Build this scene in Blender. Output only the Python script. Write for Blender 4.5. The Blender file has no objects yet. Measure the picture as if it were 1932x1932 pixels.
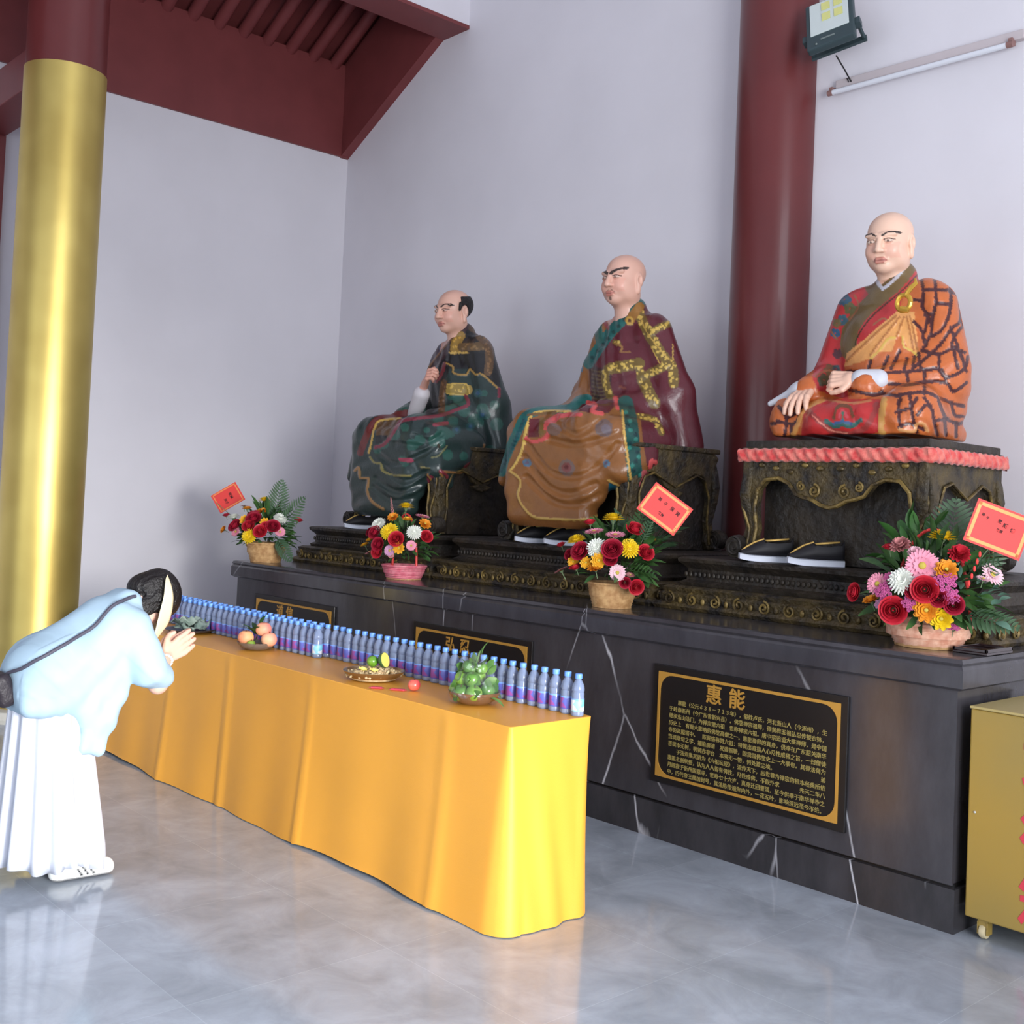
import bpy, bmesh, math, random
import numpy as np
from mathutils import Vector, Matrix, Euler
from mathutils.bvhtree import BVHTree

# ------------------------------------------------------------------ camera
SC = bpy.context.scene
COL = SC.collection
PI = math.pi
W = 1932.0
FPX, YAW, PITCH, ROLL = 2140.455, 0.8266, 0.0296, 0.0429
U0, V0 = 1001.137, 885.775
CAMP = np.array([10.06715, -6.47631, 1.65])
f_ = np.array([-math.sin(YAW)*math.cos(PITCH), math.cos(YAW)*math.cos(PITCH), math.sin(PITCH)])
r0 = np.array([math.cos(YAW), math.sin(YAW), 0.0]); u0 = np.cross(r0, f_)
r_ = math.cos(ROLL)*r0 + math.sin(ROLL)*u0; u_ = -math.sin(ROLL)*r0 + math.cos(ROLL)*u0
cd = bpy.data.cameras.new('camera'); cam = bpy.data.objects.new('camera', cd); COL.objects.link(cam)
cam.matrix_world = Matrix(((r_[0], u_[0], -f_[0], CAMP[0]), (r_[1], u_[1], -f_[1], CAMP[1]),
                           (r_[2], u_[2], -f_[2], CAMP[2]), (0, 0, 0, 1)))
cd.sensor_width = 36; cd.sensor_fit = 'HORIZONTAL'; cd.lens = FPX/W*36
cd.shift_x = (W/2-U0)/W; cd.shift_y = (V0-W/2)/W
cd.clip_start = 0.05; cd.clip_end = 200
SC.camera = cam

# ------------------------------------------------------------------ world, daylight, exposure
wd = bpy.data.worlds.new('world'); SC.world = wd; wd.use_nodes = True
bg = wd.node_tree.nodes['Background']; bg.inputs[0].default_value = (0.80, 0.90, 1.0, 1); bg.inputs[1].default_value = 1.0
SC.view_settings.view_transform = 'Standard'; SC.view_settings.look = 'None'
SC.view_settings.gamma = 1; SC.view_settings.exposure = EXPO = 0.1
SC.view_settings.use_curve_mapping = False
SC.cycles.use_denoising = True
SC.cycles.max_bounces = 7; SC.cycles.diffuse_bounces = 4; SC.cycles.glossy_bounces = 4
SC.cycles.transmission_bounces = 5; SC.cycles.sample_clamp_indirect = 6
SC.cycles.caustics_reflective = False; SC.cycles.caustics_refractive = False

def area(name, loc, aim, sx, sy, power, color):
    l = bpy.data.lights.new(name, 'AREA'); l.shape = 'RECTANGLE'; l.size = sx; l.size_y = sy
    l.energy = power; l.color = color
    o = bpy.data.objects.new(name, l); COL.objects.link(o); o.location = loc
    o.rotation_euler = (Vector(aim)-Vector(loc)).to_track_quat('-Z', 'Y').to_euler()
    return o
# daylight entering by the big doorway in the side wall, the front doors and the high windows
area('daylight_side_doorway', (13.9, -5.9, 1.75), (7.0, -3.6, 1.3), 3.0, 3.2, 490, (0.98, 0.985, 1.0))
o = area('low_daylight_beam_through_doorway', (13.9, -5.2, 1.7), (6.0, -4.2, .45), 1.4, 1.4, 35, (1.0, 0.99, 0.96)); o.data.spread = math.radians(34)
area('daylight_front_door', (5.2, -10.8, 2.0), (4.5, 0, 2.0), 3.4, 3.2, 60, (0.84, 0.91, 1.0))
area('daylight_front_door', (10.2, -10.8, 2.0), (9.5, 0, 2.0), 3.4, 3.2, 60, (0.86, 0.92, 1.0))
area('daylight_high_window', (13.8, -3.6, 5.2), (2.0, -2.0, 2.6), 3.6, 1.6, 105, (0.86, 0.92, 1.0))

# ------------------------------------------------------------------ helpers
_ONES = 'zeroth first second third fourth fifth sixth seventh eighth ninth tenth eleventh twelfth thirteenth fourteenth fifteenth sixteenth seventeenth eighteenth nineteenth'.split()
_TENS = {20: 'twent', 30: 'thirt', 40: 'fort', 50: 'fift'}
def ordinal(n): return _ONES[n] if n < 20 else (_TENS[n]+'ieth' if n % 10 == 0 else _TENS[n-n % 10]+'y-'+_ONES[n % 10])
def tag(o, label, cat, group=None):
    o['label'] = label; o['category'] = cat
    if group: o['group'] = group
    return o
def thing(name, label, cat, loc=(0, 0, 0), rz=0, group=None):
    o = bpy.data.objects.new(name, None); COL.objects.link(o); o.empty_display_size = .05
    o.location = loc; o.rotation_euler = (0, 0, rz)
    return tag(o, label, cat, group)
def keep(o, par):
    """parent a world-space mesh under a root that has its own location"""
    o.parent = par
    m = Matrix.Translation(par.location) @ par.rotation_euler.to_matrix().to_4x4()
    o.matrix_parent_inverse = m.inverted()
    return o
def struct(o): o['kind'] = 'structure'; return o

class MB:
    def __init__(s): s.v = []; s.f = []; s.m = []; s.mi = 0
    def add(s, vs, fs):
        b = len(s.v); s.v += [tuple(map(float, q)) for q in vs]
        s.f += [tuple(i+b for i in q) for q in fs]; s.m += [s.mi]*len(fs); return s
    def box(s, lo, hi, rot=None, piv=None):
        (a, b, c), (d, e, f) = lo, hi
        vs = [(a,b,c),(d,b,c),(d,e,c),(a,e,c),(a,b,f),(d,b,f),(d,e,f),(a,e,f)]
        if rot is not None:
            R = Euler(rot).to_matrix(); p = Vector(piv) if piv is not None else Vector(((a+d)/2,(b+e)/2,(c+f)/2))
            vs = [tuple(R @ (Vector(q)-p) + p) for q in vs]
        return s.add(vs, [(0,3,2,1),(4,5,6,7),(0,1,5,4),(1,2,6,5),(2,3,7,6),(3,0,4,7)])
    def tube(s, pts, r, seg=8, cap=True):
        pts = [Vector(p) for p in pts]; n = len(pts)
        rs = r if isinstance(r, (list, tuple)) else [r]*n
        vs = []; ref = None
        for i, p in enumerate(pts):
            t = (pts[min(i+1, n-1)]-pts[max(i-1, 0)]).normalized()
            if ref is None:
                ref = t.orthogonal().normalized()
            ref = (ref - t*ref.dot(t))
            ref = ref.normalized() if ref.length > 1e-6 else t.orthogonal().normalized()
            b = t.cross(ref)
            for k in range(seg):
                a = 2*PI*k/seg; vs.append(p + (ref*math.cos(a)+b*math.sin(a))*rs[i])
        fs = [(i*seg+k, i*seg+(k+1) % seg, (i+1)*seg+(k+1) % seg, (i+1)*seg+k) for i in range(n-1) for k in range(seg)]
        if cap:
            fs += [tuple(range(seg))[::-1], tuple((n-1)*seg+k for k in range(seg))]
        return s.add(vs, fs)
    def lathe(s, prof, c=(0, 0, 0), seg=24, M=None, rib=None):
        vs = []; n = len(prof)
        for i, (r, z) in enumerate(prof):
            for k in range(seg):
                a = 2*PI*k/seg; rr = r*(1 if rib is None else rib(a, i))
                q = Vector((rr*math.cos(a), rr*math.sin(a), z))
                if M is not None: q = M @ q
                vs.append(q + Vector(c))
        fs = [(i*seg+k, i*seg+(k+1) % seg, (i+1)*seg+(k+1) % seg, (i+1)*seg+k) for i in range(n-1) for k in range(seg)]
        fs += [tuple(range(seg))[::-1], tuple((n-1)*seg+k for k in range(seg))]
        return s.add(vs, fs)
    def sphere(s, c, r, seg=14, ring=9, M=None):
        rx, ry, rz = (r, r, r) if not isinstance(r, (tuple, list)) else r
        vs = []
        for i in range(1, ring):
            t = PI*i/ring
            for k in range(seg):
                a = 2*PI*k/seg; q = Vector((rx*math.sin(t)*math.cos(a), ry*math.sin(t)*math.sin(a), rz*math.cos(t)))
                if M is not None: q = M @ q
                vs.append(q+Vector(c))
        top = Vector((0, 0, rz)); bot = Vector((0, 0, -rz))
        if M is not None: top = M @ top; bot = M @ bot
        vs += [top+Vector(c), bot+Vector(c)]; T = len(vs)-2; B = T+1
        fs = [(i*seg+k, (i+1)*seg+k, (i+1)*seg+(k+1) % seg, i*seg+(k+1) % seg) for i in range(ring-2) for k in range(seg)]
        fs += [(T, k, (k+1) % seg) for k in range(seg)]
        fs += [(B, (ring-2)*seg+(k+1) % seg, (ring-2)*seg+k) for k in range(seg)]
        return s.add(vs, fs)
    def prism(s, poly, h, M=None):
        """poly in local xy, extruded along local z by h"""
        n = len(poly); vs = [Vector((x, y, 0)) for x, y in poly]+[Vector((x, y, h)) for x, y in poly]
        if M is not None: vs = [M @ q for q in vs]
        return s.add(vs, [tuple(range(n))[::-1], tuple(range(n, 2*n))]+[(i, (i+1) % n, (i+1) % n+n, i+n) for i in range(n)])
    def grid(s, P, close=False):
        n = len(P); m = len(P[0]); vs = [q for row in P for q in row]
        mm = m if close else m-1
        return s.add(vs, [(i*m+j, i*m+(j+1) % m, (i+1)*m+(j+1) % m, (i+1)*m+j) for i in range(n-1) for j in range(mm)])
    def build(s, name, mat, par=None, smooth=True, bevel=0, solid=0, sub=0, ang=40):
        me = bpy.data.meshes.new(name); me.from_pydata(s.v, [], s.f); me.validate()
        mats = mat if isinstance(mat, list) else [mat]
        for q in mats: me.materials.append(q)
        if len(mats) > 1: me.polygons.foreach_set('material_index', s.m[:len(me.polygons)])
        if smooth:
            me.polygons.foreach_set('use_smooth', [True]*len(me.polygons))
            me.set_sharp_from_angle(angle=math.radians(ang))
        o = bpy.data.objects.new(name, me); COL.objects.link(o)
        if bevel:
            b = o.modifiers.new('b', 'BEVEL'); b.width = bevel; b.segments = 2; b.limit_method = 'ANGLE'
        if solid:
            b = o.modifiers.new('s', 'SOLIDIFY'); b.thickness = solid; b.offset = 0
        if sub:
            b = o.modifiers.new('u', 'SUBSURF'); b.levels = sub; b.render_levels = sub
        if par is not None: o.parent = par
        return o

def lin(c):
    return tuple((x/255/12.92 if x/255 <= .04045 else ((x/255+.055)/1.055)**2.4) for x in c)

def mat(name, rgb, rough=.6, metal=0, spec=.5, noise=None, bump=None, coat=0, trans=0, ior=1.45, attr=None, sheen=0, sss=0, emit=0):
    """rgb in 0-255 sRGB. noise=(scale, amount or second rgb, detail); bump=(scale, strength)"""
    m = bpy.data.materials.new(name); m.use_nodes = True; nt = m.node_tree; N = nt.nodes; L = nt.links
    p = N['Principled BSDF']; p.inputs['Roughness'].default_value = rough; p.inputs['Metallic'].default_value = metal
    p.inputs['Specular IOR Level'].default_value = spec; p.inputs['IOR'].default_value = ior
    p.inputs['Coat Weight'].default_value = coat; p.inputs['Coat Roughness'].default_value = .12
    p.inputs['Transmission Weight'].default_value = trans
    p.inputs['Sheen Weight'].default_value = sheen
    if sss: p.inputs['Subsurface Weight'].default_value = sss; p.inputs['Subsurface Scale'].default_value = .02
    c = lin(rgb)+(1,); p.inputs['Base Color'].default_value = c
    tc = N.new('ShaderNodeTexCoord'); src = None
    if attr:
        a = N.new('ShaderNodeAttribute'); a.attribute_name = attr; src = a.outputs['Color']
    if noise:
        nz = N.new('ShaderNodeTexNoise'); nz.inputs['Scale'].default_value = noise[0]
        nz.inputs['Detail'].default_value = noise[2] if len(noise) > 2 else 4
        L.new(tc.outputs['Object'], nz.inputs['Vector'])
        mr = N.new('ShaderNodeMapRange'); mr.inputs[1].default_value = .35; mr.inputs[2].default_value = .65
        L.new(nz.outputs['Fac'], mr.inputs[0])
        mx = N.new('ShaderNodeMix'); mx.data_type = 'RGBA'
        L.new(mr.outputs[0], mx.inputs[0])
        if isinstance(noise[1], (tuple, list)):
            mx.inputs[7].default_value = lin(noise[1])+(1,)
            if src: L.new(src, mx.inputs[6])
            else: mx.inputs[6].default_value = c
        else:
            k = noise[1]; mx.blend_type = 'MULTIPLY'
            mx.inputs[7].default_value = (1-k, 1-k, 1-k, 1)
            if src: L.new(src, mx.inputs[6])
            else: mx.inputs[6].default_value = c
        src = mx.outputs[2]
    if src: L.new(src, p.inputs['Base Color'])
    if bump:
        nb = N.new('ShaderNodeTexNoise'); nb.inputs['Scale'].default_value = bump[0]; nb.inputs['Detail'].default_value = 5
        L.new(tc.outputs['Object'], nb.inputs['Vector'])
        bp = N.new('ShaderNodeBump'); bp.inputs['Strength'].default_value = bump[1]; bp.inputs['Distance'].default_value = .02
        L.new(nb.outputs['Fac'], bp.inputs['Height']); L.new(bp.outputs[0], p.inputs['Normal'])
    return m

def text_mesh(name, body, size, M, mt, par=None, depth=.001, align='CENTER', bold=0, tp=1.0, sp=1.0):
    cu = bpy.data.curves.new(name, 'FONT'); cu.body = body; cu.size = size; cu.extrude = depth; cu.offset = bold
    cu.align_x = align; cu.align_y = 'CENTER'; cu.resolution_u = 1; cu.space_line = sp; cu.space_character = tp
    o = bpy.data.objects.new(name, cu); COL.objects.link(o)
    dg = bpy.context.evaluated_depsgraph_get()
    me = bpy.data.meshes.new_from_object(o.evaluated_get(dg)); bpy.data.objects.remove(o); bpy.data.curves.remove(cu)
    me.transform(M); me.materials.clear(); me.materials.append(mt); me.name = name
    q = bpy.data.objects.new(name, me); COL.objects.link(q)
    if par is not None: q.parent = par
    return q

# ---- solid modelling by distance fields (surface nets), used for cloth, faces, hands
class SDF:
    def __init__(s, lo, hi, h):
        s.lo = np.array(lo, float); s.h = h
        s.n = np.ceil((np.array(hi)-s.lo)/h).astype(int)+1
        s.D = np.full(s.n, 10.0, np.float32)
        s.ax = [(s.lo[i]+h*np.arange(s.n[i])).astype(np.float32) for i in range(3)]
    def put(s, fn, lo, hi, k=.02, op='u'):
        m = k+4*s.h
        a = np.clip(np.floor((np.array(lo)-m-s.lo)/s.h).astype(int), 0, s.n-1)
        b = np.clip(np.ceil((np.array(hi)+m-s.lo)/s.h).astype(int)+1, 1, s.n)
        if (b <= a).any(): return
        X = s.ax[0][a[0]:b[0], None, None]; Y = s.ax[1][None, a[1]:b[1], None]; Z = s.ax[2][None, None, a[2]:b[2]]
        d = fn(X, Y, Z); sl = (slice(a[0], b[0]), slice(a[1], b[1]), slice(a[2], b[2])); D = s.D[sl]
        if op == 'u':
            if k > 1e-6:
                hh = np.clip(.5+.5*(D-d)/k, 0, 1); s.D[sl] = D*(1-hh)+d*hh-k*hh*(1-hh)
            else: s.D[sl] = np.minimum(D, d)
        else:
            if k > 1e-6:
                hh = np.clip(.5-.5*(D+d)/k, 0, 1); s.D[sl] = D*(1-hh)-d*hh+k*hh*(1-hh)
            else: s.D[sl] = np.maximum(D, -d)
    def rc(s, a, b, r1, r2=None, k=.02, op='u', M=None):
        r2 = r1 if r2 is None else r2; a = np.array(a, float); b = np.array(b, float)
        if M is not None: a = M(a); b = M(b)
        ab = b-a; L = max(ab@ab, 1e-9)
        def fn(X, Y, Z):
            t = np.clip(((X-a[0])*ab[0]+(Y-a[1])*ab[1]+(Z-a[2])*ab[2])/L, 0, 1)
            return np.sqrt((X-a[0]-t*ab[0])**2+(Y-a[1]-t*ab[1])**2+(Z-a[2]-t*ab[2])**2)-(r1+(r2-r1)*t)
        R = max(r1, r2); s.put(fn, np.minimum(a, b)-R, np.maximum(a, b)+R, k, op); return s
    def el(s, c, r, k=.02, op='u', rot=None, M=None, R=None):
        c = np.array(c, float); r = np.array(r, float)
        if M is not None: c = M(c)
        A = np.array(Euler(rot).to_matrix()) if rot is not None else np.eye(3)
        if R is not None: A = R @ A
        def fn(X, Y, Z):
            x, y, z = X-c[0], Y-c[1], Z-c[2]
            p = [(A[0, i]*x+A[1, i]*y+A[2, i]*z)/r[i] for i in range(3)]
            k0 = np.sqrt(p[0]**2+p[1]**2+p[2]**2)+1e-9
            k1 = np.sqrt((p[0]/r[0])**2+(p[1]/r[1])**2+(p[2]/r[2])**2)+1e-9
            return k0*(k0-1)/k1
        m = r.max(); e = np.abs(A) @ r
        s.put(fn, c-e, c+e, k, op); return s
    def bx(s, c, hf, rd=.02, k=.02, op='u', rot=None):
        c = np.array(c, float); hf = np.array(hf, float)-rd
        A = np.array(Euler(rot).to_matrix()) if rot is not None else np.eye(3)
        def fn(X, Y, Z):
            x, y, z = X-c[0], Y-c[1], Z-c[2]
            q = [np.abs(A[0, i]*x+A[1, i]*y+A[2, i]*z)-hf[i] for i in range(3)]
            return np.sqrt(sum(np.maximum(v, 0)**2 for v in q))+np.minimum(np.maximum(np.maximum(q[0], q[1]), q[2]), 0)-rd
        e = np.abs(A) @ (hf+rd); s.put(fn, c-e, c+e, k, op); return s
    def warp(s, fn):
        X = s.ax[0][:, None, None]; Y = s.ax[1][None, :, None]; Z = s.ax[2][None, None, :]
        s.D = (s.D+fn(X, Y, Z)).astype(np.float32)
    def mesh(s):
        D = s.D; S = D < 0
        C = S[:-1, :-1, :-1].astype(np.int8)
        C = C.copy()
        for a in range(2):
            for b in range(2):
                for c in range(2):
                    if a+b+c: C += S[a:S.shape[0]-1+a, b:S.shape[1]-1+b, c:S.shape[2]-1+c]
        ids = np.argwhere((C > 0) & (C < 8)); idx = -np.ones(C.shape, np.int32); idx[tuple(ids.T)] = np.arange(len(ids))
        acc = np.zeros((len(ids), 3)); cnt = np.zeros(len(ids))
        cor = [(a, b, c) for a in range(2) for b in range(2) for c in range(2)]
        for p in cor:
            for d in range(3):
                if p[d]: continue
                q = list(p); q[d] = 1
                A = D[tuple((ids+p).T)]; B = D[tuple((ids+q).T)]; m = (A < 0) != (B < 0)
                t = np.where(m, A/np.where(m, A-B, 1), 0)
                pos = np.array(p)[None, :]+t[:, None]*(np.array(q)-np.array(p))[None, :]
                acc += pos*m[:, None]; cnt += m
        V = s.lo+(ids+acc/np.maximum(cnt, 1)[:, None])*s.h
        F = []
        for d in range(3):
            u, v = (d+1) % 3, (d+2) % 3
            sa = [slice(None)]*3; sb = [slice(None)]*3; sa[d] = slice(0, -1); sb[d] = slice(1, None)
            A = S[tuple(sa)]; B = S[tuple(sb)]; e = np.argwhere(A != B)
            e = e[(e[:, u] > 0) & (e[:, v] > 0) & (e[:, u] < C.shape[u]) & (e[:, v] < C.shape[v])]
            ins = A[tuple(e.T)]
            du = np.zeros(3, int); du[u] = 1; dv = np.zeros(3, int); dv[v] = 1
            q = np.stack([idx[tuple((e-du-dv).T)], idx[tuple((e-dv).T)], idx[tuple(e.T)], idx[tuple((e-du).T)]], 1)
            q[~ins] = q[~ins][:, ::-1]; F.append(q)
        F = np.concatenate(F); F = F[(F >= 0).all(1)]
        return V, F

def normals(V, F):
    n = np.cross(V[F[:, 2]]-V[F[:, 0]], V[F[:, 3]]-V[F[:, 1]])
    N = np.zeros_like(V)
    for i in range(4): np.add.at(N, F[:, i], n)
    return N/np.maximum(np.linalg.norm(N, axis=1), 1e-12)[:, None]

def np_object(name, V, F, mt, par=None, colors=None):
    me = bpy.data.meshes.new(name); me.vertices.add(len(V)); me.vertices.foreach_set('co', np.asarray(V, np.float32).ravel())
    me.loops.add(F.size); me.loops.foreach_set('vertex_index', F.astype(np.int32).ravel())
    me.polygons.add(len(F)); me.polygons.foreach_set('loop_start', np.arange(0, F.size, F.shape[1], dtype=np.int32))
    me.update(calc_edges=True); me.polygons.foreach_set('use_smooth', np.ones(len(F), bool))
    if colors is not None:
        a = me.color_attributes.new('Col', 'FLOAT_COLOR', 'POINT')
        a.data.foreach_set('color', np.concatenate([colors, np.ones((len(V), 1))], 1).astype(np.float32).ravel())
    me.materials.append(mt)
    o = bpy.data.objects.new(name, me); COL.objects.link(o)
    if par is not None: keep(o, par)
    return o

def to_px(V):
    d = V-CAMP; z = d @ f_
    return np.stack([U0+FPX*(d @ r_)/z, V0-FPX*(d @ u_)/z], 1)

class Paint:
    """colours and reliefs laid on a carved surface; outlines are measured from the photographed side"""
    def __init__(s, V, F, base, sx=1, ox=0, oy=0):
        s.V = V; s.F = F; s.N = normals(V, F); s.C = np.tile(np.array(lin(base)), (len(V), 1)); s.R = np.zeros(len(V))
        s.sx, s.ox, s.oy = sx, ox, oy
        vd = CAMP-V; vd /= np.linalg.norm(vd, axis=1)[:, None]; fc = (s.N*vd).sum(1) > .02
        bt = BVHTree.FromPolygons([tuple(q) for q in V.tolist()], F.tolist())
        vis = np.zeros(len(V), bool)
        for i in np.nonzero(fc)[0]:
            o = V[i]+s.N[i]*.006+vd[i]*.012
            vis[i] = bt.ray_cast(Vector(o), Vector(vd[i]))[0] is None
        s.vis = vis; s.P = (to_px(V)-np.array([ox, oy]))/sx
    def poly(s, pts, rgb, rel=0, edge=6):
        pts = np.array(pts, float); x, y = s.P[:, 0], s.P[:, 1]; ins = np.zeros(len(x), bool)
        for i in range(len(pts)):
            x1, y1 = pts[i]; x2, y2 = pts[(i+1) % len(pts)]
            c = ((y1 > y) != (y2 > y)); t = (y-y1)/((y2-y1) if y2 != y1 else 1e-9)
            ins ^= c & (x < x1+t*(x2-x1))
        m = ins & s.vis
        if rgb is not None: s.C[m] = lin(rgb)
        if rel: s.R[m] += rel
        return m
    def line(s, pts, w, rgb, rel=0, mask=None):
        pts = np.array(pts, float)
        if len(pts) > 2:   # smooth through the points
            q = []
            for i in range(len(pts)-1):
                a, b = pts[max(i-1, 0)], pts[i]; c, d = pts[i+1], pts[min(i+2, len(pts)-1)]
                for t in np.linspace(0, 1, 5)[:-1]:
                    q.append(.5*((2*b)+(-a+c)*t+(2*a-5*b+4*c-d)*t*t+(-a+3*b-3*c+d)*t**3))
            q.append(pts[-1]); pts = np.array(q)
        d = np.full(len(s.P), 1e9)
        for i in range(len(pts)-1):
            a, b = pts[i], pts[i+1]; ab = b-a; t = np.clip(((s.P-a) @ ab)/max(ab @ ab, 1e-9), 0, 1)
            d = np.minimum(d, np.hypot(*(s.P-a-t[:, None]*ab).T))
        m = s.vis & (d < w/2)
        if mask is not None: m &= mask
        if rgb is not None: s.C[m] = lin(rgb)
        if rel:
            mm = s.vis & (d < w*.75); s.R[mm] += rel*(np.clip(1-(d[mm]/(w*.75))**2, 0, 1))
        return m
    def dot(s, c, r, rgb, rel=0):
        d = np.hypot(*(s.P-np.array(c, float)).T); m = s.vis & (d < r)
        s.C[m] = lin(rgb)
        if rel: s.R[m] += rel*(1-(d[m]/r)**2)
    def done(s, name, mt, par, blur=1):
        # one light smoothing of the reliefs along the mesh
        R = s.R; F = s.F
        for _ in range(blur):
            A = np.zeros(len(R)); n = np.zeros(len(R))
            for i in range(4):
                j = F[:, (i+1) % 4]; np.add.at(A, F[:, i], R[j]); np.add.at(n, F[:, i], 1)
            R = .5*R+.5*A/np.maximum(n, 1)
        V = s.V+s.N*R[:, None]
        return np_object(name, V, F, mt, par, s.C)

# ================================================================== materials of the hall
M_wall = mat('white_plaster', (226, 223, 229), .85, noise=(1.2, .05))
M_red = mat('dark_red_paint', (126, 62, 63), .45, noise=(3, .12), spec=.4)
M_redcol = mat('red_column_paint', (104, 44, 44), .36, noise=(2, .12), coat=.15)
M_black = mat('black_lacquer', (24, 23, 24), .3)

def marble(name, base, cloud, vein=(205, 205, 212), rough=.1, vs=1.1, seed=0.0, width=.0075, bright=1):
    m = mat(name, base, rough, spec=.55); nt = m.node_tree; N = nt.nodes; L = nt.links; p = N['Principled BSDF']
    tc = N.new('ShaderNodeTexCoord'); mp = N.new('ShaderNodeMapping')
    mp.inputs['Location'].default_value = (seed, seed*.7, seed*1.3); mp.inputs['Rotation'].default_value = (.2, .55, .3)
    mp.inputs['Scale'].default_value = (1.5, 1.5, .55)
    L.new(tc.outputs['Object'], mp.inputs[0])
    nz = N.new('ShaderNodeTexNoise'); nz.inputs['Scale'].default_value = 1.6; nz.inputs['Detail'].default_value = 5; L.new(mp.outputs[0], nz.inputs['Vector'])
    ad = N.new('ShaderNodeMix'); ad.data_type = 'VECTOR'; ad.inputs[0].default_value = .12
    L.new(mp.outputs[0], ad.inputs[4]); L.new(nz.outputs['Color'], ad.inputs[5])
    vo = N.new('ShaderNodeTexVoronoi'); vo.feature = 'DISTANCE_TO_EDGE'; vo.inputs['Scale'].default_value = vs
    L.new(ad.outputs[1], vo.inputs['Vector'])
    r = N.new('ShaderNodeMapRange'); r.inputs[1].default_value = 0; r.inputs[2].default_value = width; r.inputs[3].default_value = 1; r.inputs[4].default_value = 0
    L.new(vo.outputs['Distance'], r.inputs[0])
    n2 = N.new('ShaderNodeTexNoise'); n2.inputs['Scale'].default_value = 1.3; n2.inputs['Detail'].default_value = 2; L.new(tc.outputs['Object'], n2.inputs['Vector'])
    r2 = N.new('ShaderNodeMapRange'); r2.inputs[1].default_value = .47; r2.inputs[2].default_value = .62; L.new(n2.outputs['Fac'], r2.inputs[0])
    mu = N.new('ShaderNodeMath'); mu.operation = 'MULTIPLY'; L.new(r.outputs[0], mu.inputs[0]); L.new(r2.outputs[0], mu.inputs[1])
    n3 = N.new('ShaderNodeTexNoise'); n3.inputs['Scale'].default_value = 4; n3.inputs['Detail'].default_value = 8; n3.inputs['Roughness'].default_value = .65; L.new(mp.outputs[0], n3.inputs['Vector'])
    r3 = N.new('ShaderNodeMapRange'); r3.inputs[1].default_value = .35; r3.inputs[2].default_value = .7; L.new(n3.outputs['Fac'], r3.inputs[0])
    a = N.new('ShaderNodeMix'); a.data_type = 'RGBA'; a.inputs[6].default_value = lin(base)+(1,); a.inputs[7].default_value = lin(cloud)+(1,); L.new(r3.outputs[0], a.inputs[0])
    b = N.new('ShaderNodeMix'); b.data_type = 'RGBA'; b.inputs[7].default_value = lin(vein)+(1,); L.new(mu.outputs[0], b.inputs[0]); L.new(a.outputs[2], b.inputs[6])
    L.new(b.outputs[2], p.inputs['Base Color'])
    return m
M_marble = marble('black_marble', (56, 54, 58), (72, 70, 75), rough=.17, width=.0045, vs=.8)
M_marble2 = marble('black_marble_plinth', (44, 43, 46), (64, 62, 66), rough=.2, vs=2.0, seed=3.7, width=.014)

# floor: large grey polished tiles with pale clouding
def floor_mat():
    m = mat('grey_floor_tile', (140, 146, 152), .11, spec=.5); nt = m.node_tree; N = nt.nodes; L = nt.links; p = N['Principled BSDF']
    tc = N.new('ShaderNodeTexCoord')
    mp = N.new('ShaderNodeMapping'); mp.inputs['Location'].default_value = (-.35, 3.96, 0); L.new(tc.outputs['Object'], mp.inputs[0])
    br = N.new('ShaderNodeTexBrick'); br.offset = 0; br.squash = 1
    br.inputs['Scale'].default_value = 1; br.inputs['Brick Width'].default_value = .79; br.inputs['Row Height'].default_value = .79
    br.inputs['Mortar Size'].default_value = .0016; br.inputs['Mortar Smooth'].default_value = .1; br.inputs['Bias'].default_value = 0
    br.inputs['Color1'].default_value = (1, 1, 1, 1); br.inputs['Color2'].default_value = (.9, .9, .9, 1); br.inputs['Mortar'].default_value = (1.1, 1.1, 1.1, 1)
    L.new(mp.outputs[0], br.inputs['Vector'])
    nz = N.new('ShaderNodeTexNoise'); nz.inputs['Scale'].default_value = 3.4; nz.inputs['Detail'].default_value = 9; nz.inputs['Roughness'].default_value = .62; nz.inputs['Distortion'].default_value = .5
    L.new(tc.outputs['Object'], nz.inputs['Vector'])
    cr = N.new('ShaderNodeValToRGB'); cr.color_ramp.elements[0].position = .34; cr.color_ramp.elements[0].color = lin((150, 158, 168))+(1,)
    cr.color_ramp.elements[1].position = .68; cr.color_ramp.elements[1].color = lin((180, 189, 202))+(1,); L.new(nz.outputs['Fac'], cr.inputs[0])
    mx = N.new('ShaderNodeMix'); mx.data_type = 'RGBA'; mx.blend_type = 'MULTIPLY'; mx.inputs[0].default_value = 1
    L.new(cr.outputs[0], mx.inputs[6]); L.new(br.outputs['Color'], mx.inputs[7]); L.new(mx.outputs[2], p.inputs['Base Color'])
    return m
M_floor = floor_mat()
M_out = mat('paved_yard', (150, 150, 145), .8)

HS = 1.099
# ================================================================== room shell
XE, YF, ZC = 14.0, -11.0, 8.6
struct(MB().box((-.3, YF-.3, -.2), (XE+.3, .3, 0)).build('floor', M_floor, smooth=False))
struct(MB().box((-.3, 0, 0), (XE+.3, .25, ZC)).build('wall_back', M_wall, smooth=False))
struct(MB().box((-.3, YF, 0), (0, 0, 5.17)).build('wall_left', M_wall, smooth=False))
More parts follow.
